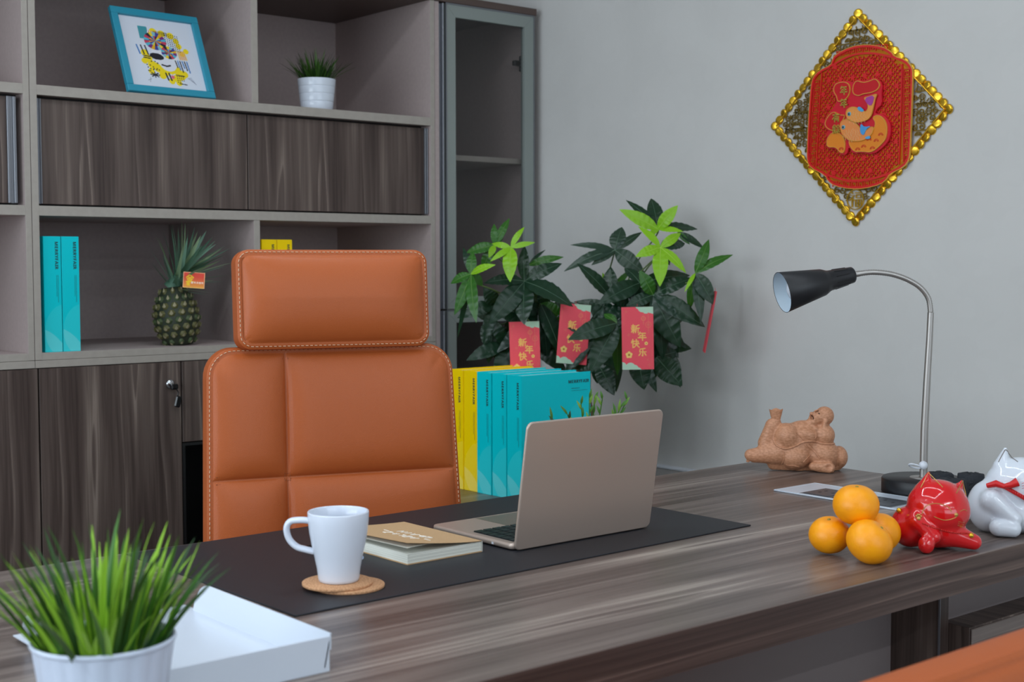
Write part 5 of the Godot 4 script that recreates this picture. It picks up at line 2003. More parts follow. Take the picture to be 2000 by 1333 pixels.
	lathe(st, [Vector2(0.0145, 0.0), Vector2(0.010, 0.0012), Vector2(0.007, 0.004), Vector2(0.0, 0.0062)], 18, Transform3D(Basis().scaled(Vector3(1, 1, 0.62)), q.call(618, 400, 0.006) + Vector3(0, 0.0195, 0)))
	part("ingot_bowl", st, wood, o)

# ------------------------------------------------------------------ lamp
func lamp() -> void:
	var o := thing("desk_lamp", "black gooseneck desk lamp with a cone shade on a round base", "desk lamp", Vector3(2.3015, TOP, -1.500), TURN)
	var matt := mat(col(20, 21, 25), 0.42)
	var st := stool()
	lathe(st, [Vector2(0, 0.0), Vector2(0.078, 0.0), Vector2(0.0795, 0.002), Vector2(0.0795, 0.0265), Vector2(0.0775, 0.029), Vector2(0, 0.029)], 56)
	part("base", st, matt, o)
	st = stool()
	lathe(st, [Vector2(0.026, 0.029), Vector2(0.0255, 0.0302), Vector2(0.009, 0.0306)], 32)
	part("base_plate", st, T.steel, o)
	st = stool()
	tube(st, [Vector3(0, 0.03, 0), Vector3(0.0005, 0.12, 0), Vector3(0.004, 0.22, 0), Vector3(0.0075, 0.30, 0), Vector3(0.009, 0.352, 0)], [0.0075, 0.0073, 0.0068, 0.0062, 0.006], 20)
	part("pole", st, T.steel, o)
	# flexible neck made of rings
	var path := curve([Vector3(0.009, 0.352, 0), Vector3(0.004, 0.379, 0), Vector3(-0.013, 0.401, 0), Vector3(-0.040, 0.417, 0), Vector3(-0.072, 0.427, 0), Vector3(-0.105, 0.430, 0), Vector3(-0.133, 0.427, 0)], 14)
	st = stool()
	var rad := []
	for i in path.size():
		rad.append(0.0050 + (0.0007 if i % 2 else -0.0003))
	tube(st, path, rad, 14)
	part("gooseneck", st, T.steel, o)
	st = stool()
	tube(st, [Vector3(-0.130, 0.4275, 0), Vector3(-0.146, 0.4245, 0)], 0.0058, 14)
	part("neck_ferrule", st, T.steel, o)
	# shade points away along -x, slightly down and a little towards the viewer's side of the desk
	var d := Vector3(-0.955, -0.225, 0.19).normalized()
	var side := d.cross(Vector3(0, 0, 1)).normalized()
	var x := Transform3D(Basis(side, d, side.cross(d)), Vector3(-0.142, 0.4255, 0))
	st = stool()
	lathe(st, [Vector2(0, 0.0), Vector2(0.0135, 0.0), Vector2(0.0155, 0.002), Vector2(0.0160, 0.006), Vector2(0.0200, 0.052), Vector2(0.0215, 0.056), Vector2(0.0245, 0.062), Vector2(0.0262, 0.066), Vector2(0.0400, 0.150), Vector2(0.0396, 0.1505), Vector2(0.0392, 0.150)], 44, x)
	var sh := part("lamp_shade", st, matt, o)
	st = stool()
	lathe(st, [Vector2(0.0391, 0.1498), Vector2(0.0255, 0.068), Vector2(0.0, 0.064)], 40, x)
	part("shade_lining", st, mat(col(196, 212, 224), 0.4), sh)
	st = stool()
	lathe(st, [Vector2(0.010, 0.066), Vector2(0.012, 0.09), Vector2(0.021, 0.112), Vector2(0.0225, 0.122), Vector2(0.017, 0.134), Vector2(0.0, 0.140)], 28, x)
	part("bulb", st, T.white_gloss, o)
	st = stool()
	for k in 10:
		var a := TAU * k / 10.0
		var p0 := x * Vector3(cos(a) * 0.0166, 0.014, sin(a) * 0.0166)
		var p1 := x * Vector3(cos(a) * 0.0192, 0.042, sin(a) * 0.0192)
		tube(st, [p0, p1], 0.0011, 5)
	part("vent_slot", st, mat(col(8, 9, 11), 0.6), sh)
	# white cord clip tied at the foot of the pole
	st = stool()
	var loop := []
	for k in 17:
		var a := TAU * k / 16.0
		loop.append(Vector3(-0.020 + cos(a) * 0.0115, 0.053 + sin(a) * 0.0035 - cos(a) * 0.003, 0.010 + sin(a) * 0.004))
	tube(st, loop, 0.0018, 8, false, true)
	lathe(st, [Vector2(0, -0.006), Vector2(0.0075, -0.004), Vector2(0.0085, 0.0), Vector2(0.0075, 0.005), Vector2(0, 0.006)], 16, Transform3D(Basis(Vector3.RIGHT, 1.2), Vector3(-0.003, 0.054, 0.007)))
	part("white_tie", st, T.white, o)
	# charcoal pieces beside the lamp
	var coal := mat(col(26, 31, 38), 0.75)
	rough_relief(coal, grain(256, 0.08, 71), 0.12)
	planar(coal, Vector3(8, 8, 8), Vector3.ZERO, false)
	var r := RandomNumberGenerator.new()
	r.seed = 8
	var names := ["black charcoal piece touching the lamp base", "black charcoal piece behind the red cat's ear", "black charcoal piece next to the white cat's head"]
	var spots := [Vector3(2.170, TOP, -1.3795), Vector3(2.102, TOP, -1.312), Vector3(2.203, TOP, -1.337)]
	for k in 3:
		st = stool()
		var n := 22
		var jit := []
		for j in n:
			jit.append(r.randf_range(0.92, 1.06))
		var hh := [0.065, 0.069, 0.065]
		var rings := []
		for s in [[0.88, 0.0], [1.0, 0.006], [1.04, 0.02], [1.0, 0.8], [0.94, 1.0], [0.5, 1.03], [0.0, 1.0]]:
			var ring := []
			for j in n:
				var a := TAU * j / n
				var rr: float = 0.0242 * s[0] * lerpf(1.0, jit[j], 0.8)
				var hgt: float = hh[k] * (s[1] if s[1] >= 0.1 else s[1] / hh[k])
				ring.append(Vector3(cos(a) * rr, hgt + (r.randf_range(-0.0016, 0.0016) if s[1] > 0.9 else 0.0), sin(a) * rr))
			rings.append(ring)
		soft(st)
		for i in rings.size() - 1:
			for j in n:
				quad(st, rings[i][j], rings[i][(j + 1) % n], rings[i + 1][(j + 1) % n], rings[i + 1][j])
		single("charcoal_piece", st, coal, names[k], "charcoal", spots[k], r.randf() * 3.0, "charcoal pieces by the lamp")

# ------------------------------------------------------------------ money tree with red packets
func money_tree() -> void:
	var o := thing("money_tree", "bushy money tree with glossy hand-shaped leaves standing beside the cabinets", "potted plant", Vector3.ZERO)
	var foot := Vector3(2.655, 0.0, -2.78)
	var st := stool()
	lathe(st, [Vector2(0, 0), Vector2(0.10, 0), Vector2(0.125, 0.22), Vector2(0.12, 0.235), Vector2(0.112, 0.22), Vector2(0.11, 0.2), Vector2(0, 0.2)], 36, Transform3D(Basis(), foot))
	part("pot", st, T.white_gloss, o)
	st = stool()
	lathe(st, [Vector2(0, 0.205), Vector2(0.109, 0.203)], 24, Transform3D(Basis(), foot))
	part("soil", st, mat(col(50, 38, 30), 0.95), o)
	var crown_l := Vector3(2.545, 0.93, -2.84)
	var crown_r := Vector3(2.60, 0.93, -2.72)
	var bark := mat(col(104, 92, 66), 0.8)
	for k in 3:
		var pts := []
		for i in 19:
			var t := i / 18.0
			var c := foot + Vector3(0, 0.2, 0) + ((crown_l + crown_r) * 0.5 - foot - Vector3(0, 0.2, 0)) * t
			var a := t * 7.0 + k * TAU / 3.0
			pts.append(c + Vector3(cos(a), 0, sin(a)) * 0.016)
		st = stool()
		tube(st, pts, 0.013, 8)
		part("trunk", st, bark, o)
	var eye := Vector3(-0.62, 0.42, 0.66).normalized()
	var n := 0
	for c in LEAVES:
		var hub: Vector3 = c[0]
		var leaf := Node3D.new()
		leaf.name = "palmate_leaf"
		o.add_child(leaf, true)
		var from: Vector3 = crown_l if hub.x < 2.52 else crown_r
		var back := hub + Vector3(0.03, -0.05, -0.05)
		var mid := from.lerp(hub, 0.55) + Vector3(0.02, 0.035, -0.03)
		st = stool()
		tube(st, curve([from, mid, back.lerp(hub, 0.6), hub], 5), 0.0022, 6)
		part("petiole", st, T.stem, leaf)
		for t in c[1]:
			n += 1
			st = stool()
			var tip: Vector3 = t[0]
			var le := (tip - hub).length()
			var nr := (eye + Vector3(sin(n * 2.1), cos(n * 1.7) * 0.6, cos(n * 2.9)) * 0.28).normalized()
			leaflet(st, hub, tip, nr, minf(t[1] * 1.12, le * 0.62), 0.08 + 0.03 * sin(n * 1.3))
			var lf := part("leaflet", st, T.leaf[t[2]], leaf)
			if t[1] > 0.02 and le > 0.05:
				var rib := stool()
				var d := tip - hub
				var side := d.cross(nr).normalized()
				var nn := side.cross(d).normalized()
				if nn.dot(nr) < 0:
					nn = -nn
				var pts := []
				for i in 9:
					var q := i / 8.0 * 0.9
					pts.append(hub + d * q + nn * (le * (0.08 + 0.03 * sin(n * 1.3)) * sin(q * PI) * (1.0 - 0.2 * q) + 0.0003))
				tube(rib, pts, [0.0012, 0.0011, 0.001, 0.0009, 0.0008, 0.0007, 0.0006, 0.0005, 0.0004], 5)
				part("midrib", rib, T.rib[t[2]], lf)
	# filler leaves in the darkest green, thickening the inside of the crown
	var r := RandomNumberGenerator.new()
	r.seed = 44
	for k in 16:
		var right := k >= 7
		var c: Vector3 = (Vector3(2.64, 0.99, -2.66) if right else Vector3(2.44, 0.99, -2.93)) + Vector3(0.767, 0, 0.6415) * r.randf_range(-0.10, 0.11) + Vector3(0, r.randf_range(-0.035, 0.10), 0)
		var leaf := Node3D.new()
		leaf.name = "palmate_leaf"
		o.add_child(leaf, true)
		st = stool()
		tube(st, [crown_r if right else crown_l, c], 0.002, 6)
		part("petiole", st, T.stem, leaf)
		var a0 := r.randf() * TAU
		for i in 5:
			var a := a0 + TAU * i / 5.0 + r.randf_range(-0.2, 0.2)
			var tip := c + (Vector3(0.767, 0, 0.6415) * cos(a) + Vector3(0, 1, 0) * (sin(a) - 0.25)) * r.randf_range(0.075, 0.115) + Vector3(-0.6415, 0, 0.767) * 0.02
			tip.x = minf(tip.x, WX - 0.03)
			st = stool()
			leaflet(st, c, tip, eye, r.randf_range(0.035, 0.048), 0.1)
			part("leaflet", st, T.leaf[0], leaf)
	red_packets()

func packet_print() -> Image:
	var w := 172
	var h := 336
	var im := Image.create(w, h, false, Image.FORMAT_RGB8)
	var red := col(232, 74, 88)
	var gold := col(240, 186, 96)
	var faint := col(228, 104, 92)
	var mint := col(176, 206, 180)
	im.fill(red)
	for x in range(0, w, 4):
		im.fill_rect(Rect2i(x, 0, 1, h), col(222, 68, 84))
	for y in range(0, h, 4):
		im.fill_rect(Rect2i(0, y, w, 1), col(238, 86, 98))
	for c in [[90, -4, 14], [112, 4, 24], [132, 12, 24], [158, 8, 26], [172, 18, 20]]:
		disc(im, Vector2(c[0], c[1]), c[2], mint)
	for c in [[-2, 320, 26], [22, 336, 22], [44, 324, 26], [66, 332, 22], [84, 344, 20]]:
		disc(im, Vector2(c[0], c[1]), c[2], mint)
	im.fill_rect(Rect2i(12, 30, 2, 70), faint)
	im.fill_rect(Rect2i(158, 230, 2, 70), faint)
	for l in [[118, 62, 11], [144, 96, 15]]:
		stroke(im, Vector2(l[0], 30), Vector2(l[0], l[1] + l[2] * 3.2), 2.0, faint)
		for k in 24:
			var a := TAU * k / 24.0
			disc(im, Vector2(l[0] + cos(a) * l[2], l[1] + sin(a) * l[2]), 1.4, gold.lerp(red, 0.5))
		disc(im, Vector2(l[0], l[1]), l[2] * 0.5, faint)
		disc(im, Vector2(l[0], l[1] + l[2] * 2.0), 3.5, faint)
	glyph(im, lines(GLYPH_XIN), Vector2(50, 94), 46, 5.6, gold)
	glyph(im, lines(GLYPH_NIAN), Vector2(86, 134), 46, 5.6, gold)
	glyph(im, lines(GLYPH_KUAI), Vector2(48, 172), 46, 5.6, gold)
	glyph(im, lines(GLYPH_LE), Vector2(86, 220), 46, 5.6, gold)
	for f in [[37, 256, 11, 8], [131, 196, 6, 4]]:
		for k in 5:
			var a := TAU * k / 5.0 - PI / 2
			disc(im, Vector2(f[0], f[1]) + Vector2(cos(a), sin(a)) * f[2], f[3], col(240, 200, 110))
		disc(im, Vector2(f[0], f[1]), f[3] * 0.7, col(170, 110, 30))
	for s in [[37, 148, 8], [138, 284, 4], [24, 24, 8], [146, 312, 9]]:
		stroke(im, Vector2(s[0] - s[2], s[1]), Vector2(s[0] + s[2], s[1]), 3.0, faint)
		stroke(im, Vector2(s[0], s[1] - s[2]), Vector2(s[0], s[1] + s[2]), 3.0, faint)
	return im

func red_packets() -> void:
	var pm := mat(Color.WHITE, 0.6)
	pm.albedo_texture = tex(packet_print())
	var edge := mat(col(226, 72, 84), 0.6)
	var w := 0.0835
	var h := 0.165
	# top middle of each packet, the way it faces and its sideways tilt
	var spots := [
		[Vector3(2.4228, 1.0371, -2.8452), -0.70, 0.03, "red greeting packet hanging from the leaves nearest the cabinet, tucked behind the box files"],
		[Vector3(2.5143, 1.0860, -2.7331), -0.70, -0.08, "red greeting packet half covered by a dark leaf"],
		[Vector3(2.5358, 1.0828, -2.5192), -0.70, 0.02, "red greeting packet hanging fully in view in front of the leaves"],
		[Vector3(2.726, 1.1230, -2.4150), 0.80, 0.0, "red greeting packet hanging edge-on from the outermost leaf"]]
	for k in 4:
		var s: Array = spots[k]
		var o := thing("red_packet", s[3], "red packet", s[0], s[1], "red packets hung in the money tree")
		var lean := Basis(Vector3(0, 0, 1), s[2])
		if k == 3:
			lean = Basis(Vector3(1, 0, 0), 0.18)
		var st := stool()
		box(st, Vector3(0, -h / 2, -0.0011), Vector3(w, h, 0.0016), 0.0005, Transform3D(lean, Vector3.ZERO))
		part("packet_paper", st, edge, o)
		var p := part("packet_print", card(w, h), pm, o)
		p.transform = Transform3D(lean, lean * Vector3(0, -h / 2, 0.0002))
		st = stool()
		tube(st, [Vector3(0, 0.008, -0.002), Vector3(0, 0.0, -0.001)], 0.0005, 4)
		part("thread", st, edge, o)

# ------------------------------------------------------------------ wall ornament
func ornament() -> void:
	var o := thing("lantern_ornament", "diamond-shaped gold filigree wall ornament with a red lantern and fish", "wall ornament", Vector3(WX, 1.565, -2.098))
	o.basis = Basis(Vector3(0, 0, 1), Vector3(0, 1, 0), Vector3(-1, 0, 0))
	var H := 0.258
	var corners := [Vector2(0, H), Vector2(H, 0), Vector2(0, -H), Vector2(-H, 0)]
	# scalloped stamped border
	var st := stool()
	soft(st)
	lathe(st, [Vector2(0, 0.0034), Vector2(0.008, 0.0034), Vector2(0.0105, 0.0028), Vector2(0.0122, 0.0004), Vector2(0.0125, -0.001)], 20, Transform3D(Basis(Vector3.RIGHT, PI / 2), Vector3.ZERO))
	var scallop := mesh_of(st)
	for k in 4:
		var a: Vector2 = corners[k]
		var b: Vector2 = corners[(k + 1) % 4]
		for i in 17:
			var p := a.lerp(b, i / 17.0)
			p += p.normalized() * 0.0045
			var sc := part("scallop", scallop, T.gold, o, Vector3(p.x, p.y, 0.004))
			sc.rotation = Vector3(sin(i * 2.3 + k) * 0.22, cos(i * 1.7 + k * 2.0) * 0.22, 0)
	st = stool()
	for k in 4:
		var a: Vector2 = corners[k] * 0.985
		var b: Vector2 = corners[(k + 1) % 4] * 0.985
		tube(st, [Vector3(a.x, a.y, 0.008), Vector3(b.x, b.y, 0.008)], 0.0022, 8)
	part("gold_rail", st, T.gold, o)
	# pierced filigree between the rail and the lantern: scrolls, coins and bars
	var lantern := rounded(ORN_LANTERN, 1)
	var lp := PackedVector2Array(lantern)
	var brass := mat(col(158, 130, 62), 0.26, 0.9)
	var r := RandomNumberGenerator.new()
	r.seed = 3
	st = stool()
	var inside := func(p: Vector2, pad: float) -> bool:
		return absf(p.x) + absf(p.y) < H * 0.985 - pad and not Geometry2D.is_point_in_polygon(p, lp)
	for iy in range(-15, 16):
		for ix in range(-15, 16):
			var c := Vector2(ix * 0.0190 + (0.0095 if iy % 2 else 0.0), iy * 0.0180)
			if not inside.call(c, 0.012):
				continue
			if c.distance_to(Vector2(0.0, -0.205)) < 0.026:
				continue
			var kind := r.randi() % 4
			var rad := r.randf_range(0.0075, 0.0105)
			if kind < 2:
				var pts := []
				var turn := 1.0 if r.randf() < 0.5 else -1.0
				var a0 := r.randf() * TAU
				for i in 22:
					var t := i / 21.0
					var a := a0 + turn * t * 9.0
					pts.append(c + Vector2(cos(a), sin(a)) * rad * (1.0 - 0.82 * t))
				ribbon(st, pts, 0.0026, 0.003, 0.0062)
			elif kind == 2:
				for q in [1.0, 0.66, 0.33]:
					ribbon(st, arc(c + Vector2(0, -rad * 0.4), rad * q, 0.0, PI, 10), 0.0022, 0.003, 0.0060)
			else:
				ribbon(st, arc(c, rad * 0.85, 0.0, TAU, 14), 0.0024, 0.003, 0.0055)
				ribbon(st, [c + Vector2(-rad * 0.3, -rad * 0.3), c + Vector2(rad * 0.3, -rad * 0.3), c + Vector2(rad * 0.3, rad * 0.3), c + Vector2(-rad * 0.3, rad * 0.3)], 0.0014, 0.003, 0.0055, true)
			for d in [Vector2(0.0205, 0), Vector2(0.0102, 0.0195), Vector2(-0.0102, 0.0195)]:
				var e: Vector2 = c + d
				if inside.call(e, 0.004) and r.randf() < 0.6:
					ribbon(st, [c.lerp(e, 0.3), c.lerp(e, 0.72) + Vector2(d.y, -d.x) * 0.12], 0.0022, 0.003, 0.0055)
	# horizontal and vertical bars of the pierced corners
	for b in [[Vector2(-0.225, -0.012), Vector2(-0.15, -0.012)], [Vector2(-0.2, 0.03), Vector2(-0.145, 0.03)], [Vector2(0.17, 0.05), Vector2(0.2, 0.05)], [Vector2(0.17, -0.045), Vector2(0.21, -0.045)], [Vector2(0.17, 0.02), Vector2(0.232, 0.02)], [Vector2(-0.06, 0.19), Vector2(0.06, 0.19)], [Vector2(-0.03, 0.222), Vector2(0.03, 0.222)]]:
		ribbon(st, b, 0.003, 0.003, 0.0062)
	var fil := part("filigree", st, brass, o)
	fil.set_meta("kind", "stuff")
	st = stool()
	glyph_solid(st, lines(GLYPH_FU), Vector2(-0.0195, -0.226), 0.040, 0.0026, 0.003, 0.007)
	ribbon(st, arc(Vector2(0, -0.206), 0.025, 0, TAU, 30), 0.0022, 0.003, 0.0065)
	part("coin_character", st, T.gold, o)
	# lantern: gold foil plate, red pierced lattice over it, key-pattern borders
	st = stool()
	extrude(st, lantern, 0.008, 0.010)
	part("gold_foil", st, mat(col(222, 138, 40), 0.3, 0.9), o)
	var red := mat(col(212, 18, 22), 0.42)
	st = stool()
	var rim := []
	for p in lantern:
		rim.append(p * 0.985)
	ribbon(st, rim, 0.0058, 0.010, 0.0145, true)
	part("lantern_rim", st, red, o)
	st = stool()
	var outl := []
	for p in lantern:
		outl.append(p * 1.004)
	ribbon(st, outl, 0.0014, 0.009, 0.0148, true)
	part("gold_outline", st, T.gold_line, o)
	st = stool()
	ribbon(st, curve([Vector2(-0.072, 0.139), Vector2(-0.01, 0.158), Vector2(0.05, 0.156), Vector2(0.113, 0.139)], 6), 0.005, 0.010, 0.0142)
	ribbon(st, curve([Vector2(-0.084, -0.139), Vector2(-0.02, -0.157), Vector2(0.05, -0.157), Vector2(0.105, -0.146)], 6), 0.006, 0.010, 0.0142)
	ribbon(st, [Vector2(-0.103, 0.125), Vector2(-0.112, 0.0), Vector2(-0.117, -0.116)], 0.0032, 0.010, 0.0142)
	ribbon(st, [Vector2(0.138, 0.120), Vector2(0.137, 0.0), Vector2(0.133, -0.125)], 0.0032, 0.010, 0.0142)
	part("lantern_band", st, red, o)
	# lattice: two sets of wavy diagonals with little blossoms
	st = stool()
	var poly2 := PackedVector2Array([Vector2(-0.100, 0.125), Vector2(-0.07, 0.137), Vector2(0.0, 0.155), Vector2(0.06, 0.154), Vector2(0.115, 0.136), Vector2(0.136, 0.115), Vector2(0.135, 0.0), Vector2(0.131, -0.122), Vector2(0.105, -0.143), Vector2(0.05, -0.154), Vector2(-0.02, -0.154), Vector2(-0.085, -0.137), Vector2(-0.115, -0.114), Vector2(-0.110, 0.0)])
	for s in [-1.0, 1.0]:
		for k in range(-34, 35):
			var run := []
			for i in 121:
				var t := -0.18 + i * 0.003
				var p := Vector2(t, s * t * 1.15 + k * 0.0150 + 0.0016 * sin(t * 420.0))
				if Geometry2D.is_point_in_polygon(p, poly2):
					run.append(p)
				elif run.size() > 1:
					ribbon(st, run, 0.0026, 0.010, 0.0132)
					run = []
				else:
					run = []
			if run.size() > 1:
				ribbon(st, run, 0.0026, 0.010, 0.0132)
	var lat := part("lattice", st, red, o)
	lat.set_meta("kind", "stuff")
	st = stool()
	for iy in range(-4, 5):
		for ix in range(-4, 5):
			var c := Vector2(ix * 0.037 + (0.018 if iy % 2 else 0.0) + 0.012, iy * 0.034)
			if Geometry2D.is_point_in_polygon(c, poly2):
				var star := []
				for k in 12:
					var a := TAU * k / 12.0
					star.append(c + Vector2(cos(a), sin(a)) * (0.0098 if k % 2 == 0 else 0.0046))
				extrude(st, star, 0.010, 0.0134)
	part("blossom", st, red, o)
	# key pattern in the side and end borders
	st = stool()
	for side in [[-0.1235, -0.012, 0.128], [0.1505, 0.004, 0.118]]:
		for k in 11:
			var y := 0.098 - k * 0.0205
			var x0: float = side[0] + side[1] * (k / 10.0 - 0.3)
			var s := 0.0078
			ribbon(st, [Vector2(x0 - s, y + s), Vector2(x0 + s, y + s), Vector2(x0 + s, y - s), Vector2(x0 - s * 0.4, y - s), Vector2(x0 - s * 0.4, y + s * 0.25), Vector2(x0 + s * 0.35, y + s * 0.25), Vector2(x0 + s * 0.35, y - s * 0.4)], 0.0024, 0.010, 0.0132)
			ribbon(st, [Vector2(x0 - s, y + s), Vector2(x0 - s, y - s * 1.6)], 0.0024, 0.010, 0.0132)
	for e in [[0.166, 1.0], [-0.166, -1.0]]:
		for k in 8:
			var x0 := -0.052 + k * 0.0195 + (0.002 if e[1] > 0 else -0.006)
			var y: float = e[0] + e[1] * (0.004 - 0.9 * pow(x0 - 0.02, 2.0))
			var s := 0.0068
			ribbon(st, [Vector2(x0 - s, y - s), Vector2(x0 - s, y + s), Vector2(x0 + s, y + s), Vector2(x0 + s, y - s * 0.5), Vector2(x0 - s * 0.2, y - s * 0.5), Vector2(x0 - s * 0.2, y + s * 0.3)], 0.0022, 0.010, 0.0132)
	part("key_pattern", st, red, o)
	# raised character plate with two fish
	var crimson := mat(col(196, 6, 22), 0.4)
	var orange := mat(col(226, 132, 34), 0.35)
	st = stool()
	extrude(st, rounded(ORN_BACKING, 1), 0.012, 0.0195)
	part("character_plate", st, mat(col(206, 10, 40), 0.4), o)
	var line := stool()
	for s in [[ORN_BLOB_A, crimson], [ORN_BLOB_B, crimson], [ORN_BLOB_C, crimson], [ORN_LEGS, orange], [ORN_WAVE, orange]]:
		var p := rounded(s[0], 2)
		st = stool()
		extrude(st, p, 0.0195, 0.0225)
		part("character_stroke", st, s[1], o)
		ribbon(line, p, 0.0016, 0.0195, 0.0236, true)
	for s in [[ORN_FISH_A, col(232, 150, 70)], [ORN_FISH_B, col(228, 138, 72)]]:
		var p := rounded(s[0], 2)
		st = stool()
		extrude(st, p, 0.0225, 0.0255)
		part("fish", st, mat(s[1], 0.35), o)
		ribbon(line, p, 0.0013, 0.0225, 0.0264, true)
	for s in [[ORN_TAIL, col(168, 60, 150)], [ORN_FIN_A, col(70, 160, 210)], [ORN_FIN_B, col(70, 150, 210)], [ORN_WAVE_TIP, col(80, 160, 210)]]:
		st = stool()
		extrude(st, rounded(s[0], 1), 0.0255, 0.0268)
		part("fish_fin", st, mat(s[1], 0.4), o)
	for e in [Vector2(-0.0065, 0.0095), Vector2(-0.0240, -0.0225)]:
		st = stool()
		lathe(st, [Vector2(0.0054, 0.0), Vector2(0.005, 0.0014), Vector2(0.0, 0.0016)], 16, Transform3D(Basis(Vector3.RIGHT, PI / 2), Vector3(e.x, e.y, 0.0255)))
		var ey := part("fish_eye", st, mat(col(110, 170, 190), 0.3), o)
		st = stool()
		lathe(st, [Vector2(0.0026, 0.0), Vector2(0.0024, 0.0008), Vector2(0.0, 0.001)], 12, Transform3D(Basis(Vector3.RIGHT, PI / 2), Vector3(e.x, e.y, 0.0269)))
		part("pupil", st, T.black, ey)
	st = stool()
	for c in [[Vector2(0.018, 0.0), 0.030, 6], [Vector2(0.004, -0.044), 0.026, 7]]:
		for k in 40:
			var a := k * 2.39996
			var p: Vector2 = c[0] + Vector2(cos(a) * c[1], sin(a) * c[1] * 0.62) * sqrt(k / 40.0)
			ribbon(st, arc(p, 0.0028, PI * 0.7, PI * 1.5, 5), 0.0009, 0.0255, 0.0263)
	part("fish_scale", st, mat(col(244, 196, 140), 0.3, 0.3), o)
	st = stool()
	for p in [Vector2(0.052, -0.062), Vector2(0.073, -0.066), Vector2(0.036, -0.078), Vector2(0.062, -0.084), Vector2(0.086, -0.052), Vector2(0.018, -0.084), Vector2(-0.032, -0.080)]:
		for q in [0.007, 0.0042]:
			ribbon(st, arc(p, q, 0.1, PI - 0.1, 8), 0.0014, 0.0225, 0.0232)
	part("wave_line", st, crimson, o).set_meta("kind", "stuff")
	part("gold_edge", line, T.gold_line, o)
	st = stool()
	glyph_solid(st, lines(GLYPH_NIAN), Vector2(-0.0380, 0.0585), 0.0245, 0.0026, 0.0225, 0.0246)
	glyph_solid(st, lines(GLYPH_NIAN), Vector2(-0.0375, 0.0262), 0.0245, 0.0026, 0.0195, 0.0246)
	glyph_solid(st, lines(GLYPH_YOU), Vector2(-0.0605, -0.0085), 0.0250, 0.0026, 0.0195, 0.0256)
	glyph_solid(st, lines(GLYPH_YU), Vector2(-0.0595, -0.0385), 0.0250, 0.0020, 0.0195, 0.0256)
	part("gold_character", st, mat(col(222, 196, 90), 0.3, 0.7), o)
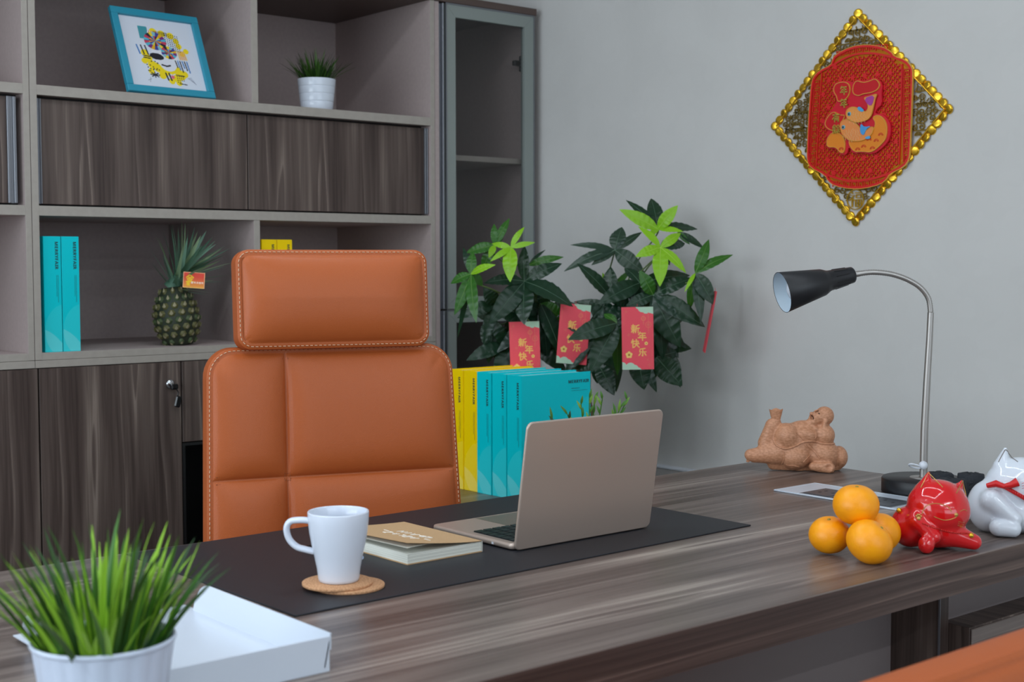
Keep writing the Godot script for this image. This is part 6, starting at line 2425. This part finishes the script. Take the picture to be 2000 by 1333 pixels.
const LEAVES := [
	[Vector3(2.390, 1.241, -2.862), [[Vector3(2.434, 1.298, -2.856), 0.016, 2], [Vector3(2.441, 1.255, -2.820), 0.014, 2], [Vector3(2.353, 1.147, -2.821), 0.037, 2], [Vector3(2.326, 1.203, -2.873), 0.016, 2], [Vector3(2.363, 1.252, -2.912), 0.016, 2]]],
	[Vector3(2.407, 1.248, -2.953), [[Vector3(2.420, 1.309, -2.972), 0.019, 1], [Vector3(2.461, 1.325, -2.953), 0.021, 1], [Vector3(2.344, 1.227, -3.004), 0.031, 1], [Vector3(2.380, 1.213, -2.946), 0.017, 2], [Vector3(2.445, 1.270, -2.961), 0.011, 1], [Vector3(2.396, 1.176, -2.996), 0.030, 1]]],
	[Vector3(2.266, 1.169, -2.882), [[Vector3(2.223, 1.143, -2.916), 0.027, 1], [Vector3(2.215, 1.059, -2.890), 0.030, 1], [Vector3(2.247, 1.039, -2.835), 0.031, 1], [Vector3(2.302, 1.138, -2.876), 0.025, 1], [Vector3(2.299, 1.194, -2.817), 0.021, 2], [Vector3(2.290, 1.229, -2.905), 0.026, 1], [Vector3(2.277, 1.242, -2.930), 0.017, 0], [Vector3(2.250, 0.997, -2.921), 0.014, 0]]],
	[Vector3(2.428, 1.148, -2.850), [[Vector3(2.451, 1.247, -2.876), 0.029, 0], [Vector3(2.523, 1.197, -2.800), 0.036, 0], [Vector3(2.481, 1.080, -2.709), 0.053, 0], [Vector3(2.397, 1.030, -2.814), 0.056, 0], [Vector3(2.323, 1.032, -2.876), 0.052, 0], [Vector3(2.335, 1.143, -2.913), 0.036, 0]]],
	[Vector3(2.470, 1.192, -2.882), [[Vector3(2.547, 1.215, -2.820), 0.023, 1], [Vector3(2.529, 1.236, -2.876), 0.010, 0]]],
	[Vector3(2.486, 1.085, -2.848), [[Vector3(2.514, 0.938, -2.788), 0.044, 0], [Vector3(2.547, 1.039, -2.820), 0.040, 1], [Vector3(2.514, 0.920, -2.852), 0.033, 0], [Vector3(2.544, 0.965, -2.856), 0.030, 0]]],
	[Vector3(2.423, 1.038, -2.976), [[Vector3(2.400, 1.038, -2.995), 0.030, 0], [Vector3(2.394, 0.974, -2.995), 0.040, 0], [Vector3(2.405, 0.914, -2.981), 0.043, 0], [Vector3(2.441, 0.909, -2.977), 0.040, 0], [Vector3(2.464, 0.939, -2.973), 0.040, 0], [Vector3(2.385, 0.996, -2.965), 0.017, 1], [Vector3(2.395, 1.053, -3.026), 0.020, 0]]],
	[Vector3(2.493, 1.047, -2.944), [[Vector3(2.454, 0.973, -2.971), 0.044, 0], [Vector3(2.524, 0.919, -2.909), 0.044, 0], [Vector3(2.487, 0.909, -2.938), 0.047, 0], [Vector3(2.484, 0.914, -2.981), 0.041, 0]]],
	[Vector3(2.564, 0.973, -2.879), [[Vector3(2.547, 0.913, -2.889), 0.030, 0], [Vector3(2.570, 0.906, -2.869), 0.034, 0], [Vector3(2.603, 0.906, -2.841), 0.037, 0], [Vector3(2.597, 0.928, -2.874), 0.034, 0]]],
	[Vector3(2.716, 1.292, -2.619), [[Vector3(2.622, 1.345, -2.675), 0.034, 2], [Vector3(2.687, 1.374, -2.715), 0.025, 0], [Vector3(2.748, 1.379, -2.677), 0.039, 0], [Vector3(2.746, 1.356, -2.573), 0.032, 2], [Vector3(2.830, 1.292, -2.576), 0.031, 0], [Vector3(2.747, 1.284, -2.554), 0.018, 2], [Vector3(2.660, 1.263, -2.599), 0.021, 2]]],
	[Vector3(2.676, 1.240, -2.571), [[Vector3(2.742, 1.280, -2.558), 0.024, 2], [Vector3(2.653, 1.298, -2.633), 0.020, 2], [Vector3(2.609, 1.215, -2.599), 0.029, 2], [Vector3(2.634, 1.135, -2.532), 0.038, 2], [Vector3(2.704, 1.171, -2.502), 0.024, 2], [Vector3(2.764, 1.252, -2.563), 0.041, 0], [Vector3(2.722, 1.192, -2.580), 0.024, 0]]],
	[Vector3(2.758, 1.283, -2.583), [[Vector3(2.819, 1.238, -2.542), 0.019, 0], [Vector3(2.782, 1.249, -2.561), 0.014, 1]]],
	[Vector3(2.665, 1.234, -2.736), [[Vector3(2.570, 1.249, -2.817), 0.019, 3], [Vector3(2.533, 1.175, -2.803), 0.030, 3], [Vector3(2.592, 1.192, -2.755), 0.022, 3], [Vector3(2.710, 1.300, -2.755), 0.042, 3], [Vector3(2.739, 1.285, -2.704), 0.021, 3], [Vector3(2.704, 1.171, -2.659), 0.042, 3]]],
	[Vector3(2.701, 1.171, -2.466), [[Vector3(2.747, 1.261, -2.460), 0.028, 1], [Vector3(2.795, 1.220, -2.417), 0.026, 1], [Vector3(2.713, 1.087, -2.410), 0.040, 0], [Vector3(2.693, 1.041, -2.437), 0.028, 0], [Vector3(2.655, 1.121, -2.462), 0.010, 2], [Vector3(2.707, 1.070, -2.493), 0.024, 1]]],
	[Vector3(2.641, 1.112, -2.564), [[Vector3(2.733, 1.157, -2.503), 0.039, 0], [Vector3(2.715, 1.027, -2.443), 0.050, 0], [Vector3(2.670, 0.972, -2.490), 0.065, 0], [Vector3(2.669, 0.935, -2.554), 0.051, 0], [Vector3(2.601, 1.178, -2.577), 0.035, 1], [Vector3(2.570, 1.082, -2.595), 0.031, 0], [Vector3(2.657, 1.051, -2.586), 0.038, 0]]],
	[Vector3(2.644, 1.144, -2.616), [[Vector3(2.512, 1.088, -2.644), 0.047, 0], [Vector3(2.779, 1.164, -2.557), 0.038, 0], [Vector3(2.648, 1.184, -2.681), 0.028, 0]]],
	[Vector3(2.635, 1.104, -2.725), [[Vector3(2.555, 1.197, -2.773), 0.038, 0], [Vector3(2.654, 1.188, -2.742), 0.041, 0], [Vector3(2.649, 1.171, -2.770), 0.018, 2], [Vector3(2.728, 1.181, -2.732), 0.018, 1]]],
	[Vector3(2.629, 1.074, -2.701), [[Vector3(2.584, 1.076, -2.739), 0.026, 0], [Vector3(2.557, 1.090, -2.789), 0.026, 0], [Vector3(2.608, 1.035, -2.742), 0.033, 0], [Vector3(2.654, 1.017, -2.715), 0.031, 0], [Vector3(2.626, 1.009, -2.738), 0.028, 1]]],
	[Vector3(2.521, 1.038, -2.581), [[Vector3(2.393, 0.997, -2.632), 0.048, 0], [Vector3(2.441, 0.908, -2.598), 0.056, 0], [Vector3(2.552, 0.896, -2.609), 0.027, 1], [Vector3(2.516, 1.062, -2.625), 0.022, 1]]],
	[Vector3(2.618, 0.945, -2.597), [[Vector3(2.606, 0.857, -2.561), 0.060, 0], [Vector3(2.653, 0.847, -2.560), 0.030, 0], [Vector3(2.602, 0.908, -2.633), 0.035, 0]]],
	[Vector3(2.664, 0.941, -2.571), [[Vector3(2.692, 0.866, -2.503), 0.057, 0], [Vector3(2.728, 0.955, -2.557), 0.045, 0], [Vector3(2.671, 0.871, -2.599), 0.032, 0]]],
	[Vector3(2.561, 0.923, -2.695), [[Vector3(2.578, 0.837, -2.648), 0.045, 0], [Vector3(2.571, 0.866, -2.708), 0.029, 0], [Vector3(2.524, 0.914, -2.765), 0.036, 0]]],
	[Vector3(2.616, 0.931, -2.806), [[Vector3(2.569, 0.914, -2.844), 0.040, 0], [Vector3(2.594, 0.894, -2.822), 0.040, 0], [Vector3(2.625, 0.887, -2.796), 0.043, 0], [Vector3(2.554, 0.927, -2.857), 0.030, 0]]],
	[Vector3(2.721, 1.018, -2.595), [[Vector3(2.754, 0.984, -2.564), 0.055, 0], [Vector3(2.738, 0.940, -2.575), 0.062, 0], [Vector3(2.697, 0.915, -2.607), 0.059, 0], [Vector3(2.674, 0.936, -2.653), 0.059, 0], [Vector3(2.650, 0.968, -2.689), 0.043, 0]]],
]
const ORN_LANTERN := [Vector2(-0.0703, 0.1507), Vector2(-0.0623, 0.1646), Vector2(-0.0136, 0.1797), Vector2(0.0343, 0.1795), Vector2(0.0813, 0.1681), Vector2(0.1072, 0.1520), Vector2(0.1150, 0.1403), Vector2(0.1480, 0.1280), Vector2(0.1658, 0.1089), Vector2(0.1686, 0.0916), Vector2(0.1677, 0.0320), Vector2(0.1662, -0.0277), Vector2(0.1643, -0.0833), Vector2(0.1623, -0.1132), Vector2(0.1476, -0.1317), Vector2(0.1062, -0.1469), Vector2(0.0997, -0.1583), Vector2(0.0819, -0.1706), Vector2(0.0348, -0.1791), Vector2(-0.0080, -0.1786), Vector2(-0.0573, -0.1688), Vector2(-0.0797, -0.1542), Vector2(-0.0866, -0.1402), Vector2(-0.1309, -0.1197), Vector2(-0.1460, -0.1018), Vector2(-0.1459, -0.0627), Vector2(-0.1433, -0.0033), Vector2(-0.1405, 0.0423), Vector2(-0.1356, 0.0966), Vector2(-0.1302, 0.1143), Vector2(-0.1118, 0.1296), Vector2(-0.0729, 0.1407)]
const ORN_BACKING := [Vector2(-0.0628, 0.0861), Vector2(-0.0512, 0.0957), Vector2(-0.0174, 0.0954), Vector2(-0.0006, 0.0884), Vector2(0.0134, 0.0954), Vector2(0.0312, 0.0883), Vector2(0.0686, 0.0955), Vector2(0.0875, 0.0752), Vector2(0.0841, 0.0559), Vector2(0.0859, 0.0256), Vector2(0.0712, 0.0165), Vector2(0.0652, 0.0045), Vector2(0.0825, 0.0040), Vector2(0.1024, -0.0090), Vector2(0.1138, -0.0306), Vector2(0.1106, -0.0594), Vector2(0.0938, -0.0790), Vector2(0.0618, -0.0968), Vector2(0.0315, -0.0901), Vector2(0.0010, -0.0909), Vector2(-0.0110, -0.0699), Vector2(-0.0171, -0.0930), Vector2(-0.0379, -0.0906), Vector2(-0.0512, -0.0737), Vector2(-0.0777, -0.0730), Vector2(-0.0833, -0.0500), Vector2(-0.0704, -0.0293), Vector2(-0.0891, -0.0171), Vector2(-0.0907, 0.0004), Vector2(-0.0633, 0.0272), Vector2(-0.0504, 0.0432), Vector2(-0.0532, 0.0573), Vector2(-0.0626, 0.0668)]
const ORN_BLOB_A := [Vector2(-0.0580, 0.0814), Vector2(-0.0485, 0.0917), Vector2(-0.0173, 0.0922), Vector2(-0.0055, 0.0740), Vector2(-0.0136, 0.0515), Vector2(-0.0308, 0.0446), Vector2(-0.0452, 0.0442), Vector2(-0.0480, 0.0590), Vector2(-0.0565, 0.0684)]
const ORN_BLOB_B := [Vector2(0.0005, 0.0692), Vector2(0.0033, 0.0837), Vector2(0.0134, 0.0922), Vector2(0.0313, 0.0841), Vector2(0.0513, 0.0862), Vector2(0.0687, 0.0917), Vector2(0.0826, 0.0747), Vector2(0.0741, 0.0620), Vector2(0.0568, 0.0574), Vector2(0.0317, 0.0567), Vector2(0.0191, 0.0527), Vector2(0.0037, 0.0583)]
const ORN_BLOB_C := [Vector2(-0.0867, -0.0054), Vector2(-0.0606, 0.0226), Vector2(-0.0368, 0.0088), Vector2(-0.0199, 0.0085), Vector2(-0.0313, -0.0087), Vector2(-0.0362, -0.0297), Vector2(-0.0519, -0.0307), Vector2(-0.0758, -0.0224)]
const ORN_LEGS := [Vector2(-0.0751, -0.0700), Vector2(-0.0780, -0.0525), Vector2(-0.0650, -0.0340), Vector2(-0.0414, -0.0336), Vector2(-0.0203, -0.0522), Vector2(-0.0223, -0.0873), Vector2(-0.0354, -0.0859), Vector2(-0.0487, -0.0696)]
const ORN_WAVE := [Vector2(0.0603, -0.0045), Vector2(0.0776, 0.0009), Vector2(0.0951, -0.0105), Vector2(0.1040, -0.0299), Vector2(0.1020, -0.0588), Vector2(0.0863, -0.0743), Vector2(0.0593, -0.0918), Vector2(0.0315, -0.0861), Vector2(0.0060, -0.0870), Vector2(-0.0137, -0.0570), Vector2(0.0156, -0.0463), Vector2(0.0436, -0.0525), Vector2(0.0659, -0.0374), Vector2(0.0717, -0.0169)]
const ORN_FISH_A := [Vector2(-0.0179, 0.0115), Vector2(-0.0124, 0.0227), Vector2(0.0042, 0.0276), Vector2(0.0247, 0.0195), Vector2(0.0451, 0.0083), Vector2(0.0523, 0.0265), Vector2(0.0344, 0.0470), Vector2(0.0520, 0.0475), Vector2(0.0768, 0.0534), Vector2(0.0695, 0.0416), Vector2(0.0661, 0.0253), Vector2(0.0578, -0.0054), Vector2(0.0354, -0.0130), Vector2(0.0074, -0.0129), Vector2(-0.0107, -0.0040)]
const ORN_FISH_B := [Vector2(-0.0346, -0.0149), Vector2(-0.0288, -0.0046), Vector2(-0.0107, -0.0029), Vector2(0.0100, -0.0131), Vector2(0.0254, -0.0259), Vector2(0.0308, -0.0432), Vector2(0.0433, -0.0378), Vector2(0.0607, -0.0265), Vector2(0.0670, -0.0312), Vector2(0.0610, -0.0475), Vector2(0.0411, -0.0587), Vector2(0.0158, -0.0611), Vector2(-0.0099, -0.0551), Vector2(-0.0309, -0.0365)]
const ORN_TAIL := [Vector2(0.0369, 0.0447), Vector2(0.0694, 0.0510), Vector2(0.0623, 0.0256), Vector2(0.0511, 0.0256)]
const ORN_FIN_A := [Vector2(0.0166, 0.0202), Vector2(0.0233, 0.0270), Vector2(0.0400, 0.0140), Vector2(0.0299, 0.0106)]
const ORN_FIN_B := [Vector2(0.0291, -0.0167), Vector2(0.0394, -0.0270), Vector2(0.0607, -0.0255), Vector2(0.0458, -0.0327), Vector2(0.0384, -0.0480), Vector2(0.0295, -0.0431), Vector2(0.0268, -0.0323)]
const ORN_WAVE_TIP := [Vector2(0.0410, -0.0523), Vector2(0.0561, -0.0492), Vector2(0.0587, -0.0568), Vector2(0.0462, -0.0580)]
